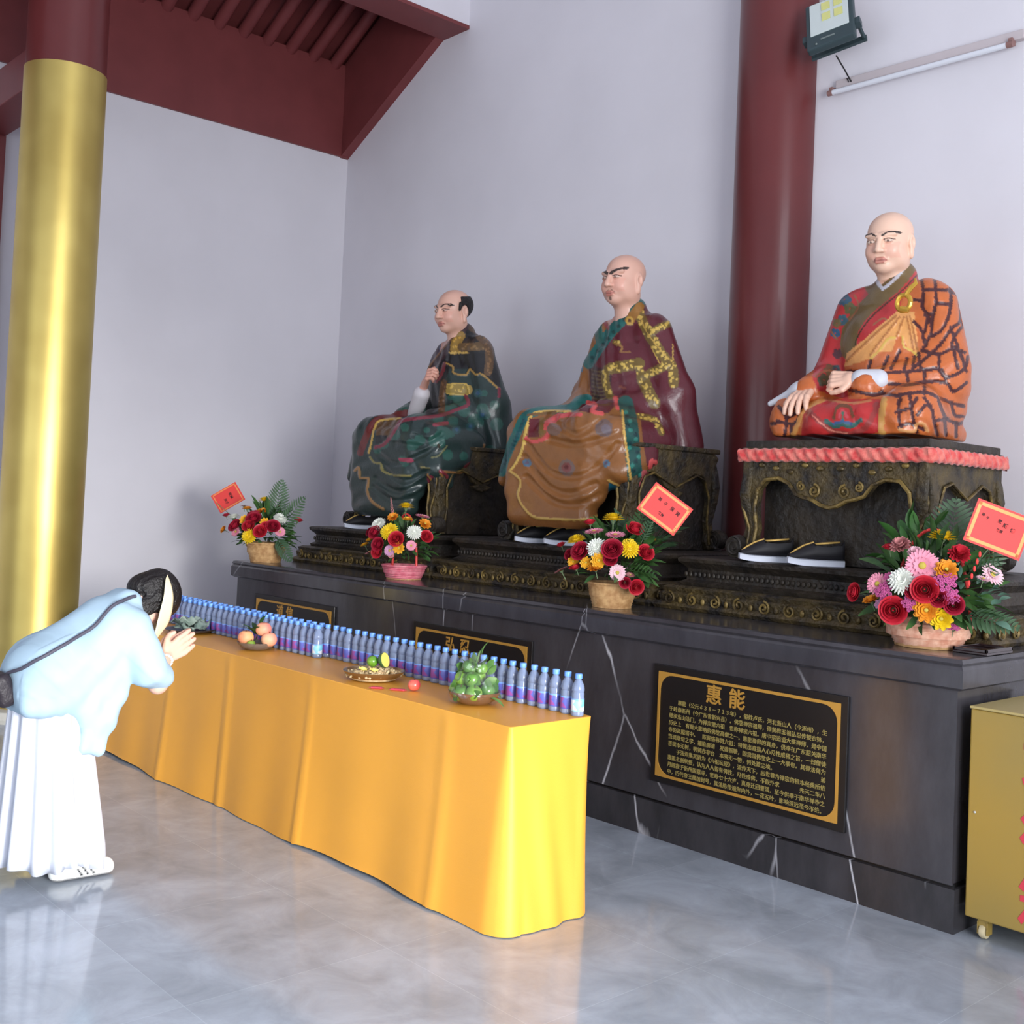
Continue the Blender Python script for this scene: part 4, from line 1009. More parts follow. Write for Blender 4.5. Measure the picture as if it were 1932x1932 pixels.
# last row follows a slightly wavy hem
rows[-1] = [(x, y, .004+.014*max(0, math.sin(x*2.3+.5))*(1 if y < TY0+.05 else 0)) for x, y, z in rows[-1]]
c0 = [(x*.999+.001*4.7, y*.995+.005*(-3.3), TZ+.001) for x, y, z in rows[0]]
m = MB(); m.grid([c0]+rows, close=True); m.add(c0, [tuple(range(len(c0)))])
o = keep(m.build('table_cloth', M_cloth, ang=60), t)
keep(MB().box((TX0+.02, TY0+.02, TZ-.03), (TX1-.02, TY1-.02, TZ-.004)).build('tabletop', mat('table_board', (120, 90, 60), .6), smooth=False), t)
for a in (TX0+.1, TX1-.1):
    for b in (TY0+.06, TY1-.06):
        keep(MB().box((a-.02, b-.02, 0.001), (a+.02, b+.02, TZ-.03)).build('leg', M_black, smooth=False), t)

# ------------------------------------------------ water bottles
M_pet = mat('clear_bottle', (188, 208, 250), .07, trans=.62, ior=1.34, spec=.6); M_cap = mat('blue_cap', (112, 164, 246), .4)
def label_mat(name, a, b, c):
    m = mat(name, a, .45, coat=.4); nt = m.node_tree; N = nt.nodes; L = nt.links; p = N['Principled BSDF']
    tc = N.new('ShaderNodeTexCoord'); sp = N.new('ShaderNodeSeparateXYZ'); L.new(tc.outputs['Object'], sp.inputs[0])
    vo = N.new('ShaderNodeTexVoronoi'); vo.inputs['Scale'].default_value = 42; L.new(tc.outputs['Object'], vo.inputs['Vector'])
    cr = N.new('ShaderNodeValToRGB'); cr.color_ramp.interpolation = 'CONSTANT'; e = cr.color_ramp.elements
    e[0].color = lin(a)+(1,); e[1].position = .42; e[1].color = lin(b)+(1,); q = e.new(.72); q.color = lin(c)+(1,)
    sc_ = N.new('ShaderNodeSeparateColor'); L.new(vo.outputs['Color'], sc_.inputs[0]); L.new(sc_.outputs[0], cr.inputs[0])
    mx = N.new('ShaderNodeMix'); mx.data_type = 'RGBA'; mx.inputs[7].default_value = lin((120, 165, 235))+(1,)
    g = N.new('ShaderNodeMath'); g.operation = 'GREATER_THAN'; g.inputs[1].default_value = .066; L.new(sp.outputs[2], g.inputs[0])
    L.new(g.outputs[0], mx.inputs[0]); L.new(cr.outputs[0], mx.inputs[6]); L.new(mx.outputs[2], p.inputs['Base Color'])
    return m
M_lab = label_mat('bottle_label', (92, 100, 190), (150, 80, 160), (112, 122, 205)); M_lab2 = label_mat('bottle_label_front', (150, 215, 240), (225, 235, 245), (120, 200, 225))
def make_bottle(label, group, lm):
    t = thing('water_bottle', label, 'bottle', (0, 0, 0), 0, group)
    k = .158/.205
    pr = [(.0, .0), (.023, .0), (.0265, .004), (.0265, .018), (.025, .022), (.0265, .026), (.0265, .052), (.0265, .092), (.0245, .097), (.0265, .102), (.0262, .112), (.0235, .126), (.0165, .140), (.0115, .148), (.0112, .155)]
    MB().lathe([(max(r, .0005), z) for r, z in pr], seg=14).build('bottle_body', M_pet, t)
    MB().lathe([(.0268, .020), (.0272, .021), (.0272, .071), (.0268, .072)], seg=14).build('label_band', lm, t)
    MB().lathe([(.0145, .151), (.0148, .152), (.0148, .168), (.0135, .171), (.001, .171)], seg=14).build('bottle_cap', M_cap, t)
    return t
def dup(root, loc, rz, label=None, group=None, sc=None):
    r = root.copy(); COL.objects.link(r); r.location = loc; r.rotation_euler = (0, 0, rz)
    if sc is not None: r.scale = sc
    if label: r['label'] = label
    if group: r['group'] = group
    for ch in list(root.children):
        c = ch.copy(); COL.objects.link(c); c.parent = r
        for g in ch.children:
            d = g.copy(); COL.objects.link(d); d.parent = c
    return r
rnd = random.Random(11)
G1 = 'bottles of the long rear row on the yellow table'; G2 = 'bottles of the short front row on the yellow table'
L1 = 'blue-capped water bottle in the long rear row along the back edge of the yellow table'
L2 = 'blue-capped water bottle in the shorter front row, between the peach bowl and the bowing woman'
b0 = None
for i in range(57):
    x = 6.797-i*.0668; loc = (x, -3.148+rnd.uniform(-.004, .004), TZ+.0015); rz = rnd.uniform(-.6, .6)
    if i == 0: make_bottle('water bottle with pale cyan label, last one at the open end of the table', None, M_lab2).location = loc; continue
    lab = 'blue-capped water bottle, '+ordinal(i+1)+' from the open table end in the long rear row'
    if b0 is None: b0 = make_bottle(lab, G1, M_lab); b0.location = loc; b0.rotation_euler.z = rz; continue
    dup(b0, loc, rz, lab)
b1 = None
for i in range(29):
    x = 4.93-i*.0668; loc = (x, -3.212+rnd.uniform(-.003, .003), TZ+.0015); rz = rnd.uniform(-.6, .6)
    if i == 0: make_bottle('water bottle with pale label ending the front row beside the peach bowl', None, M_lab2).location = loc; continue
    lab = 'blue-capped water bottle, '+ordinal(i+1)+' in the front row counted from the peach bowl end'
    if b1 is None: b1 = make_bottle(lab, G2, M_lab); b1.location = loc; continue
    dup(b1, loc, rz, lab)

def look_rot(n, spin=0):
    q = Vector(n).normalized().to_track_quat('Z', 'X'); return (q.to_matrix() @ Euler((0, 0, spin)).to_matrix()).to_euler()
# ------------------------------------------------ offerings
M_leaf = mat('green_leaf', (58, 96, 44), .5, noise=(20, (40, 70, 32), 3)); M_leaf2 = mat('pale_green_leaf', (96, 132, 66), .5, noise=(20, (60, 100, 44), 3))
def leaf_into(m, base, tip, width, up=(0, 0, 1), bend=.15, n=6):
    base = Vector(base); tip = Vector(tip); ax = tip-base; L = ax.length; d = ax.normalized()
    s = d.cross(Vector(up)); s = s.normalized() if s.length > 1e-3 else d.orthogonal().normalized(); u = s.cross(d)
    vs = []
    for i in range(n+1):
        k = i/n; w = width*math.sin(PI*min(1, k*.92+.06))**.8/2; c = base+ax*k+u*(bend*L*math.sin(PI*k)*.5-bend*L*k*k*.4)
        vs += [c-s*w+u*w*.25, c, c+s*w+u*w*.25]
    m.add(vs, [(3*i+a, 3*i+a+1, 3*i+a+4, 3*i+a+3) for i in range(n) for a in (0, 1)])
def fruit(name, label, cat, c, r, mt, squash=.94, group=None, dimple=True, rot=(0, 0, 0)):
    R = Euler(rot).to_matrix(); n = 14; pr = []
    for i in range(n+1):
        a = PI*i/n; rr = r*math.sin(a); z = -r*squash*math.cos(a)
        if dimple: z *= 1-.22*math.exp(-(rr/(r*.3))**2)
        pr.append((max(rr, .0004), z))
    t = MB().lathe(pr, (0, 0, 0), 20).build(name, mt); t.location = c; t.rotation_euler = rot; tag(t, label, cat, group)
    MB().tube([R @ Vector((0, 0, r*.6)) if False else (0, 0, r*squash*.72), (.002, .001, r*squash*1.08)], .0018, 6).build('stalk', M_stalk, t)
    return t
M_stalk = mat('brown_stalk', (86, 66, 40), .7)
M_gl = mat('glass_bowl', (210, 190, 175), .08, trans=.75, ior=1.3)
def bowl(name, label, c, r, h, mt, th=.004, rib=None):
    pr = [(.3*r, 0), (.55*r, .002), (.8*r, h*.35), (.96*r, h*.8), (r, h), (r-th, h), (.94*r-th, h*.8), (.78*r-th, h*.38), (.52*r, .007), (.001, .006)]
    o = MB().lathe(pr, (0, 0, 0), 32, rib=rib).build(name, mt); o.location = c; tag(o, label, 'bowl'); return o
Z = TZ+.0015
# peaches
bx, by = 4.53, -3.345
bowl('fruit_bowl', 'shallow clear glass bowl holding peaches near the front row of bottles', (bx, by, Z), .105, .042, M_gl)
MP1 = mat('peach_pink', (232, 130, 118), .5, noise=(9, (240, 170, 130), 2)); MP2 = mat('peach_orange', (240, 178, 122), .5, noise=(9, (236, 150, 110), 2)); MP3 = mat('peach_rose', (236, 150, 128), .5, noise=(9, (240, 180, 140), 2))
fruit('peach', 'pale orange peach at the front of the glass bowl', 'fruit', (bx-.03, by-.050, Z+.064), .043, MP2)
fruit('peach', 'pink peach lying highest in the glass bowl', 'fruit', (bx+.028, by+.022, Z+.112), .043, MP1)
fruit('peach', 'rosy peach on the bottle-side rim of the glass bowl', 'fruit', (bx+.078, by+.030, Z+.062), .043, MP3)
MG = mat('green_fruit', (104, 140, 44), .4, noise=(12, (140, 160, 60), 2), coat=.3)
fruit('lime', 'small green fruit squeezed between the two front peaches', 'fruit', (bx+.02, by-.045, Z+.034), .024, MG)
fruit('lime', 'small green fruit on the woman\'s side of the peach bowl', 'fruit', (bx-.068, by-.012, Z+.056), .027, MG)
m = MB(); rnd = random.Random(4)
for i in range(14):
    a = rnd.uniform(0, 2*PI); r1 = rnd.uniform(.02, .05); e = rnd.uniform(.06, .11)
    b = Vector((bx-.025+r1*.4*math.cos(a), by+.015+r1*.4*math.sin(a), Z+.08)); leaf_into(m, b, b+Vector((math.cos(a)*e*.7, math.sin(a)*e*.7, e*.55)), .032)
m.tube([(bx-.03, by+.01, Z+.05), (bx-.005, by+.02, Z+.12), (bx+.01, by+.02, Z+.165)], .003, 6); leaf_into(m, (bx-.01, by+.02, Z+.13), (bx+.03, by+.03, Z+.19), .03)
o = tag(m.build('leafy_sprig', M_leaf), 'dark green leafy sprig laid over the peaches', 'leaves')
# tray of nuts
tx, ty = 5.665, -3.365
M_tray = mat('brass_tray', (176, 150, 112), .25, metal=.85)
bowl('round_tray', 'round brass-coloured metal tray filled with peanuts and limes', (tx, ty, Z), .145, .046, M_tray)
M_nut = mat('peanut_shell', (206, 186, 146), .7, noise=(40, (170, 140, 100), 3))
m = MB(); rnd = random.Random(8)
for i in range(280):
    r = .127*math.sqrt(rnd.random()); a = rnd.uniform(0, 2*PI); hh = .045+.016*(1-(r/.11)**2)+.022*max(0, math.cos(a)-.5)*(r/.11)-rnd.uniform(0, .012)
    R = Euler((rnd.uniform(-.5, .5), rnd.uniform(-.5, .5), rnd.uniform(0, 6.28))).to_matrix(); q = Vector((tx+r*math.cos(a), ty+r*math.sin(a), Z+hh-.006))
    m.sphere(q+R @ Vector((-.006, 0, 0)), (.0085, .006, .006), 7, 5, M=R); m.sphere(q+R @ Vector((.006, 0, 0)), (.008, .0055, .0055), 7, 5, M=R)
m.lathe([(.0005, .0), (.105, .0), (.125, .028), (.0005, .045)], (tx, ty, Z+.006), 24)
o = m.build('peanut_heap', M_nut); tag(o, 'heap of pale peanuts filling the brass tray', 'nuts'); o['kind'] = 'stuff'
ML = mat('lime_green', (62, 122, 34), .35, noise=(10, (110, 150, 40), 2), coat=.4)
fruit('lime', 'bright green lime lying whole on the peanuts', 'fruit', (tx-.012, ty-.002, Z+.085), .028, ML, dimple=False)
M_cut = mat('fruit_flesh', (214, 196, 96), .5)
q = MB(); pr = [(max(.0005, .036*math.sin(a)), .030*(-math.cos(a))) for a in np.linspace(0, PI*.55, 9)]
t_ = q.lathe(pr, seg=22).build('half_lime', mat('dark_lime_peel', (62, 92, 52), .4)); t_.location = (tx+.038, ty+.030, Z+.095); t_.rotation_euler = look_rot((.85, .35, .25))
tag(t_, 'cut half of a dark green fruit leaning against the lime in the tray', 'fruit')
MB().lathe([(.0005, .0052), (.034, .0052), (.0355, .0035)], seg=22).build('cut_face', M_cut, t_)
M_candy = mat('yellow_candy', (232, 218, 104), .35, coat=.5)
for lab, dx, dy in (('small yellow candy on the peanuts below the lime', .018, -.075), ('small yellow candy towards the apple end of the tray', .072, -.052)):
    o = MB().sphere((0, 0, 0), (.014, .011, .009), 12, 8).tube([(-.019, 0, 0), (-.012, 0, 0)], [.006, .003], 6).tube([(.012, 0, 0), (.019, 0, 0)], [.003, .006], 6).build('candy', M_candy)
    o.location = (tx+dx, ty+dy, Z+.060); o.rotation_euler = (0, .2, 1.0); tag(o, lab, 'candy')
M_app = mat('red_apple', (208, 62, 66), .32, noise=(8, (232, 110, 90), 2), coat=.4)
fruit('apple', 'single red apple lying on the yellow cloth beside the brass tray', 'fruit', (6.005, -3.385, Z+.027), .0285, M_app)
M_pk = mat('red_packet', (190, 60, 78), .45, coat=.3)
for lab, x, y, rz, L in (('short red packet lying on the cloth in front of the tray', 5.875, -3.495, .80, .026), ('longer red packet lying on the cloth next to the apple', 5.962, -3.440, .60, .032)):
    o = MB().box((-L, -.011, 0), (L, .011, .009)).build('red_packet', M_pk, smooth=False, bevel=.004); o.location = (x, y, Z); o.rotation_euler = (0, 0, rz); tag(o, lab, 'packet')
    MB().box((-L-.008, -.009, .003), (-L, .009, .005)).box((L, -.009, .003), (L+.008, .009, .005)).build('crimped_end', M_pk, o, smooth=False)
# bowl of green fruit in film
gx, gy = 6.375, -3.345
bowl('fruit_bowl', 'clear bowl of green fruit wrapped in shiny film near the open end of the table', (gx, gy, Z), .112, .055, mat('amber_bowl', (176, 130, 96), .1, trans=.6, ior=1.3), rib=lambda a, i: 1+.02*math.sin(12*a))
MGs = [mat('green_guava', (98, 150, 52), .3, noise=(9, (130, 170, 62), 2), coat=.6), mat('deep_green_guava', (66, 116, 44), .3, noise=(9, (96, 140, 56), 2), coat=.6)]
spots = [(-.055, -.05, .055, .036), (.0, -.072, .05, .037), (.055, -.05, .055, .036), (.06, .02, .06, .034), (-.065, .02, .06, .034), (0, .05, .06, .035), (-.03, -.045, .105, .034), (.03, -.04, .108, .035), (0, .015, .115, .035), (-.012, -.022, .155, .033), (.03, .01, .150, .026)]
names = ['low on the woman\'s side', 'lowest at the front', 'low at the front towards the bottles', 'deep at the bottle side', 'deep on the woman\'s side', 'at the back', 'in the middle layer on the woman\'s side', 'in the middle layer at the front', 'in the middle of the heap', 'topmost under the leaves', 'small, beside the topmost one']
for k, ((x, y, z, r), nm) in enumerate(zip(spots, names)):
    fruit('green_guava', 'round green fruit in the film-wrapped bowl, '+nm, 'fruit', (gx+x, gy+y, Z+z), r, MGs[k % 2], rot=(.3*math.sin(k), .3*math.cos(k*2), k))
m = MB(); rnd = random.Random(14)
for i in range(34):
    a = rnd.uniform(0, 2*PI); h = rnd.uniform(.03, .17); R = .10*(1-h/.26); e = rnd.uniform(.05, .09)
    b = Vector((gx+R*math.cos(a), gy+R*math.sin(a), Z+h)); leaf_into(m, b, b+Vector((math.cos(a+.9)*e*.7, math.sin(a+.9)*e*.7, rnd.uniform(-.6, .5)*e)), rnd.uniform(.026, .042), up=(math.cos(a), math.sin(a), .4))
for i in range(5):
    a = i*1.3; b = Vector((gx+.01*math.cos(a), gy+.01*math.sin(a), Z+.165)); leaf_into(m, b, b+Vector((math.cos(a)*.05, math.sin(a)*.05, .018+.012*(i % 3))), .028, up=(math.cos(a), math.sin(a), .3))
m.tube([(gx, gy, Z+.16), (gx+.01, gy+.01, Z+.215), (gx+.03, gy+.02, Z+.245)], [.005, .004, .002], 6)
leaf_into(m, (gx+.02, gy+.015, Z+.21), (gx+.045, gy+.03, Z+.27), .022)
leaf_into(m, (gx+.09, gy+.0, Z+.04), (gx+.16, gy+.03, Z+.012), .03)
tag(m.build('leafy_sprig', M_leaf2), 'green leaves and twig rising out of the film-wrapped fruit bowl', 'leaves')
S = SDF((gx-.16, gy-.16, Z-.01), (gx+.16, gy+.16, Z+.24), .009)
S.rc((gx, gy, Z+.055), (gx, gy, Z+.15), .113, .062, .02); S.rc((gx, gy, Z+.15), (gx+.01, gy, Z+.20), .04, .018, .03)
S.warp(lambda X, Y, Z_: (.004*np.sin(60*X+40*Z_)*np.sin(50*Y+30*Z_)).astype(np.float32))
S.bx((gx, gy, Z-.09), (.2, .2, .095), .001, .003, 's')
V, F = S.mesh()
M_film = bpy.data.materials.new('clear_film'); M_film.use_nodes = True; nt = M_film.node_tree; nt.nodes.clear()
a = nt.nodes.new('ShaderNodeBsdfTransparent'); b = nt.nodes.new('ShaderNodeBsdfGlossy'); b.inputs['Roughness'].default_value = .12; c = nt.nodes.new('ShaderNodeMixShader'); d = nt.nodes.new('ShaderNodeOutputMaterial')
c.inputs[0].default_value = .13; nt.links.new(a.outputs[0], c.inputs[1]); nt.links.new(b.outputs[0], c.inputs[2]); nt.links.new(c.outputs[0], d.inputs[0])
tag(np_object('plastic_film', V, F, M_film), 'clear shiny plastic film stretched over the bowl of green fruit', 'wrapping')
# dish by the woman's hands
dx, dy = 3.72, -3.33
bowl('shallow_dish', 'dark shallow dish piled with grey-green folded paper behind the woman\'s hands', (dx, dy, Z), .15, .025, mat('dark_dish', (70, 66, 70), .35))
rnd = random.Random(21)
M_pap = mat('grey_green_paper', (148, 162, 152), .7, noise=(12, (110, 128, 118), 3))
for k in range(7):
    a = k*.9; x, y = dx+.075*math.cos(a)*(k > 0), dy+.06*math.sin(a)*(k > 0); z = Z+.030+.018*(k % 3)+(.03 if k == 0 else 0)
    L, w_ = .055, .038; m = MB(); R = Euler((rnd.uniform(-.5, .5), rnd.uniform(-.5, .5), rnd.uniform(0, 3))).to_matrix()
    P_ = [[R @ Vector((-L+2*L*i/6, -w_+2*w_*j/4, .014*math.sin(i*1.3+j+k)+.012*math.cos(j*1.7+k))) for j in range(5)] for i in range(7)]
    o = m.grid(P_).build('folded_paper', M_pap, solid=.002); o.location = (x, y, z)
    tag(o, 'grey-green folded paper, '+['topmost on the dark dish', 'lying beside the bottles on the dark dish', 'at the back of the dark dish', 'at the back corner of the dark dish', 'at the far side of the dark dish', 'at the front corner of the dark dish', 'closer to the hands on the dark dish'][k], 'paper', 'folded papers on the dark dish')

# ================================================================== donation box with casters
M_yel = mat('yellow_painted_steel', (168, 134, 48), .35, noise=(1.4, (146, 124, 62), 2), coat=.3); M_rch = mat('red_sticker', (206, 62, 78), .5)
BX0, BYF, BZ0, BZ1 = 7.930, -2.06, .085, .905
t = thing('donation_box', 'yellow painted steel box on casters with red lettering, at the end of the platform', 'box', (8.45, -1.7, 0))
keep(MB().box((BX0, BYF, BZ0), (BX0+1.1, BYF+.62, BZ1)).build('box_body', M_yel, smooth=False, bevel=.006), t)
keep(MB().box((BX0-.004, BYF-.004, BZ1+.001), (BX0+1.104, BYF+.624, BZ1+.012)).build('box_lid', mat('box_top', (176, 158, 104), .4), smooth=False, bevel=.004), t)
for x in (BX0+.06, BX0+1.04):
    for y in (BYF+.05, BYF+.57):
        c = MB().box((x-.02, y-.018, .05), (x+.02, y+.018, BZ0)).box((x-.022, y-.02, .02), (x-.016, y+.02, .07)).box((x+.016, y-.02, .02), (x+.022, y+.02, .07)).build('caster_fork', M_yel, smooth=False); keep(c, t)
        w = MB().lathe([(.004, -.013), (.028, -.012), (.031, 0), (.028, .012), (.004, .013)], (x, y, .032), 18, M=Euler((0, PI/2, 0)).to_matrix()).build('caster_wheel', mat('pale_rubber', (196, 184, 150), .5)); keep(w, t)
keep(MB().sphere((BX0+.03, BYF-.002, .50), (.006, .003, .005), 8, 5).build('rivet', M_stone), t)
def XZ0(x, y, z, s=1): return Matrix(((s, 0, 0, x), (0, 0, -1, y), (0, s, 0, z), (0, 0, 0, 1)))
for ch, z in (('功', .70), ('德', .44), ('箱', .19)):
    keep(text_mesh('red_lettering', ch, .245, XZ0(BX0+.330, BYF-.001, z), M_rch, None, .001, bold=.003), t)
# dark lacquer tray lying on the slab
o = MB().box((-.075, -.12, 0), (.075, .12, .010)).box((-.075, -.12, .010), (.075, -.108, .024)).box((-.075, .108, .010), (.075, .12, .024)).box((-.075, -.12, .010), (-.063, .12, .024)).box((.063, -.12, .010), (.075, .12, .024)).build('lacquer_tray', mat('dark_red_lacquer', (40, 24, 26), .15, coat=.8), smooth=False, bevel=.002)
o.location = (7.830, -1.762, HS+.001); tag(o, 'dark lacquered tray lying on the corner of the slab behind the large flower basket', 'tray')

# ================================================================== flower baskets
FL = {}
PC = {'yellow': (238, 202, 28), 'orange': (236, 152, 40), 'amber': (242, 182, 48), 'white': (234, 236, 226), 'pink': (234, 150, 172), 'palepink': (240, 196, 206), 'red': (196, 36, 54), 'crimson': (166, 26, 52), 'magenta': (190, 84, 140), 'lilac': (206, 150, 186), 'dustypink': (196, 130, 130)}
PM = {k: mat('petal_'+k, v, .55, noise=(40, .12), sss=0) for k, v in PC.items()}
M_heart = mat('flower_heart', (188, 170, 70), .7); M_stem = mat('flower_stem', (120, 142, 104), .6)
def petal(m, R, r0, r1, w, lift0, lift1, cup=.2, n=4):
    """strip petal along local x, rotated by matrix R"""
    vs = []
    for i in range(n+1):
        k = i/n; x = r0+(r1-r0)*k; z = lift0+(lift1-lift0)*k**1.5; ww = w*math.sin(PI*min(.98, .12+.83*k))**.7/2
        vs += [R @ Vector((x, -ww, z+cup*ww)), R @ Vector((x, 0, z)), R @ Vector((x, ww, z+cup*ww))]
    m.add(vs, [(3*i+a, 3*i+a+1, 3*i+a+4, 3*i+a+3) for i in range(n) for a in (0, 1)])
def flower_mesh(kind, col):
    key = (kind, col)
    if key in FL: return FL[key]
    m = MB(); rz = lambda a: Euler((0, 0, a)).to_matrix(); rnd = random.Random(len(FL))
    mats = [PM[col], M_heart, M_stem]
    if kind == 'chrysanthemum':
        for ring, (n, r1, l0, l1) in enumerate(((22, 1.0, .10, .05), (20, .92, .14, .26), (18, .78, .18, .42), (14, .60, .22, .54), (10, .38, .3, .60), (6, .2, .36, .62))):
            for i in range(n): petal(m, rz(2*PI*i/n+ring*.3), .06, r1*rnd.uniform(.9, 1.04), .24, l0, l1, .35)
        m.sphere((0, 0, .22), (.45, .45, .22), 10, 6)
    elif kind == 'gerbera':
        for ring, (n, r1, l1) in enumerate(((18, 1.0, .10), (18, .92, .2), (12, .5, .26))):
            for i in range(n): petal(m, rz(2*PI*i/n+ring*.17), .10, r1*rnd.uniform(.93, 1.03), .26, .08, l1, .25)
        m.mi = 1; m.sphere((0, 0, .14), (.22, .22, .12), 12, 6); m.mi = 0
    elif kind == 'rose':
        for ring, (n, r, h, cl) in enumerate(((5, .98, .62, .30), (5, .80, .78, .12), (4, .60, .86, -.02), (3, .40, .90, -.08), (3, .22, .92, -.06))):
            for i in range(n):
                a0 = 2*PI*i/n+ring*.7; P_ = []
                for u in range(7):
                    row = []
                    for v in range(5):
                        a = a0+(v/4-.5)*2.3*PI/n*1.15; k = u/6; rr = r*(.30+.70*math.sin(k*PI*.5))+cl*max(0, k-.75)*2.2+.03*ring
                        row.append((rr*math.cos(a), rr*math.sin(a), h*k-.10*abs(v/4-.5)*k-max(0, k-.8)*.25*(cl > 0)))
                    P_.append(row)
                m.grid(P_)
        m.sphere((0, 0, .35), (.10, .10, .34), 8, 6)
    elif kind == 'ranunculus':
        for ring, (n, r1, l1) in enumerate(((10, 1.0, .30), (9, .82, .5), (8, .6, .58), (6, .36, .6))):
            for i in range(n): petal(m, rz(2*PI*i/n+ring*.35), .05, r1, .62, .02+.05*ring, l1, .5)
        m.mi = 1; m.sphere((0, 0, .38), (.18, .18, .12), 10, 6); m.mi = 0
    elif kind == 'carnation':
        for ring, (n, r1, l1) in enumerate(((14, 1.0, .25), (14, .86, .55), (12, .66, .78), (9, .42, .9))):
            for i in range(n):
                petal(m, rz(2*PI*i/n+ring*.4+rnd.uniform(-.1, .1)), .05, r1*rnd.uniform(.9, 1.05), .5, .1, l1, .6)
    elif kind == 'pompon':   # cluster of small florets
        for i in range(16):
            a = i*2.4; r = .75*math.sqrt(i/16); c = Vector((r*math.cos(a), r*math.sin(a), .45-.35*r*r))
            for j in range(7):
                e = 2*PI*j/7+i; m.sphere(c+Vector((.13*math.cos(e), .13*math.sin(e), .02)), (.085, .085, .05), 6, 4)
            m.sphere(c+Vector((0, 0, .06)), .06, 6, 4)
    elif kind == 'spike':
        for i in range(46):
            k = i/46; a = i*2.4; r = .30*(1-k)**.8+.02; m.sphere((r*math.cos(a), r*math.sin(a), 3.6*k), (.11*(1-.6*k), .11*(1-.6*k), .13), 6, 4)
    # calyx and stem
    m.mi = 2
    m.lathe([(.05, -1.2), (.06, -.35), (.22, -.12), (.34, .02), (.01, .06)], seg=8)
    o = m.build(kind, mats, ang=70); me = o.data; bpy.data.objects.remove(o); FL[key] = me
    return me
M_wick = mat('straw_basket', (206, 166, 116), .7, noise=(30, (172, 128, 82), 3)); M_wickp = mat('pink_wicker', (206, 96, 116), .65, noise=(30, (226, 140, 150), 3)); M_wicks = mat('salmon_wicker', (206, 142, 116), .65, noise=(26, (232, 186, 160), 3))
M_rib = mat('red_ribbon', (222, 64, 60), .45)
M_fol = mat('dark_foliage', (44, 76, 38), .55, noise=(14, (70, 108, 52), 3)); M_palm = mat('palm_green', (86, 112, 84), .5, noise=(14, (60, 88, 58), 3)); M_palmd = mat('deep_palm_green', (58, 86, 58), .5)
M_card = mat('red_card', (232, 66, 62), .55); M_ink = mat('black_ink', (70, 24, 26), .7); M_cgold = mat('card_gold_edge', (240, 150, 84), .45, metal=.1)

def wicker(r0, r1, h, mt, par, ry=1.0):
    m = MB(); n = 14; pr = []
    for i in range(n+1):
        k = i/n; pr.append((r0+(r1-r0)*k+.0022*math.cos(i*PI), h*k))
    pr.append((r1+.006, h+.004)); pr.append((r1+.004, h+.012)); pr.append((r1-.008, h+.008)); pr.append((r1-.012, h*.5))
    m.lathe(pr, (0, 0, 0), 44, rib=lambda a, i: 1+.014*math.cos(22*a+(i % 2)*PI))
    m.v = [(x, y*ry, z) for x, y, z in m.v]
    return m.build('wicker_basket', mt, par, ang=60)
def palm_leaf(par, base, tip, w, mt, n=15, nrm=(0, -1, 0), first=.12):
    base, tip = Vector(base), Vector(tip); ax = tip-base; d = ax.normalized(); s = d.cross(Vector(nrm)).normalized(); u = s.cross(d).normalized()
    m = MB(); m.tube([base, base+ax*.5+u*.012, tip], [.0035, .0028, .001], 5)
    for i in range(n):
        k = first+(1-first)*i/n; c = base+ax*k+u*.012*math.sin(PI*k); L = w*(math.sin(PI*min(1, .22+k*.80)))**.7
        for q in (-1, 1):
            e = c+s*q*L+d*L*.75-u*.02*L*5*.3; leaf_into(m, c, e, .018 if w > .05 else .010, up=u, bend=.06, n=3)
    return m.build('palm_leaf', mt, par)
def spray(par, name, centre, R, n, mt, w=.03, L=.09, seed=1, flat=.7, zlo=-.3):
    m = MB(); rnd = random.Random(seed)
    for i in range(n):
        a = rnd.uniform(0, 2*PI); e = math.asin(rnd.uniform(zlo, 1)); dr = Vector((math.cos(e)*math.cos(a), math.cos(e)*math.sin(a)*flat, math.sin(e)))
        b = Vector(centre)+dr*R*rnd.uniform(.35, .8); leaf_into(m, b, b+dr*L*rnd.uniform(.6, 1.2)+Vector((rnd.uniform(-.02, .02), rnd.uniform(-.02, .02), rnd.uniform(-.03, .02))), w*rnd.uniform(.6, 1.2), up=(rnd.uniform(-1, 1), rnd.uniform(-1, 1), 1), n=4)
    o = m.build(name, mt, par); o['kind'] = 'stuff'; return o
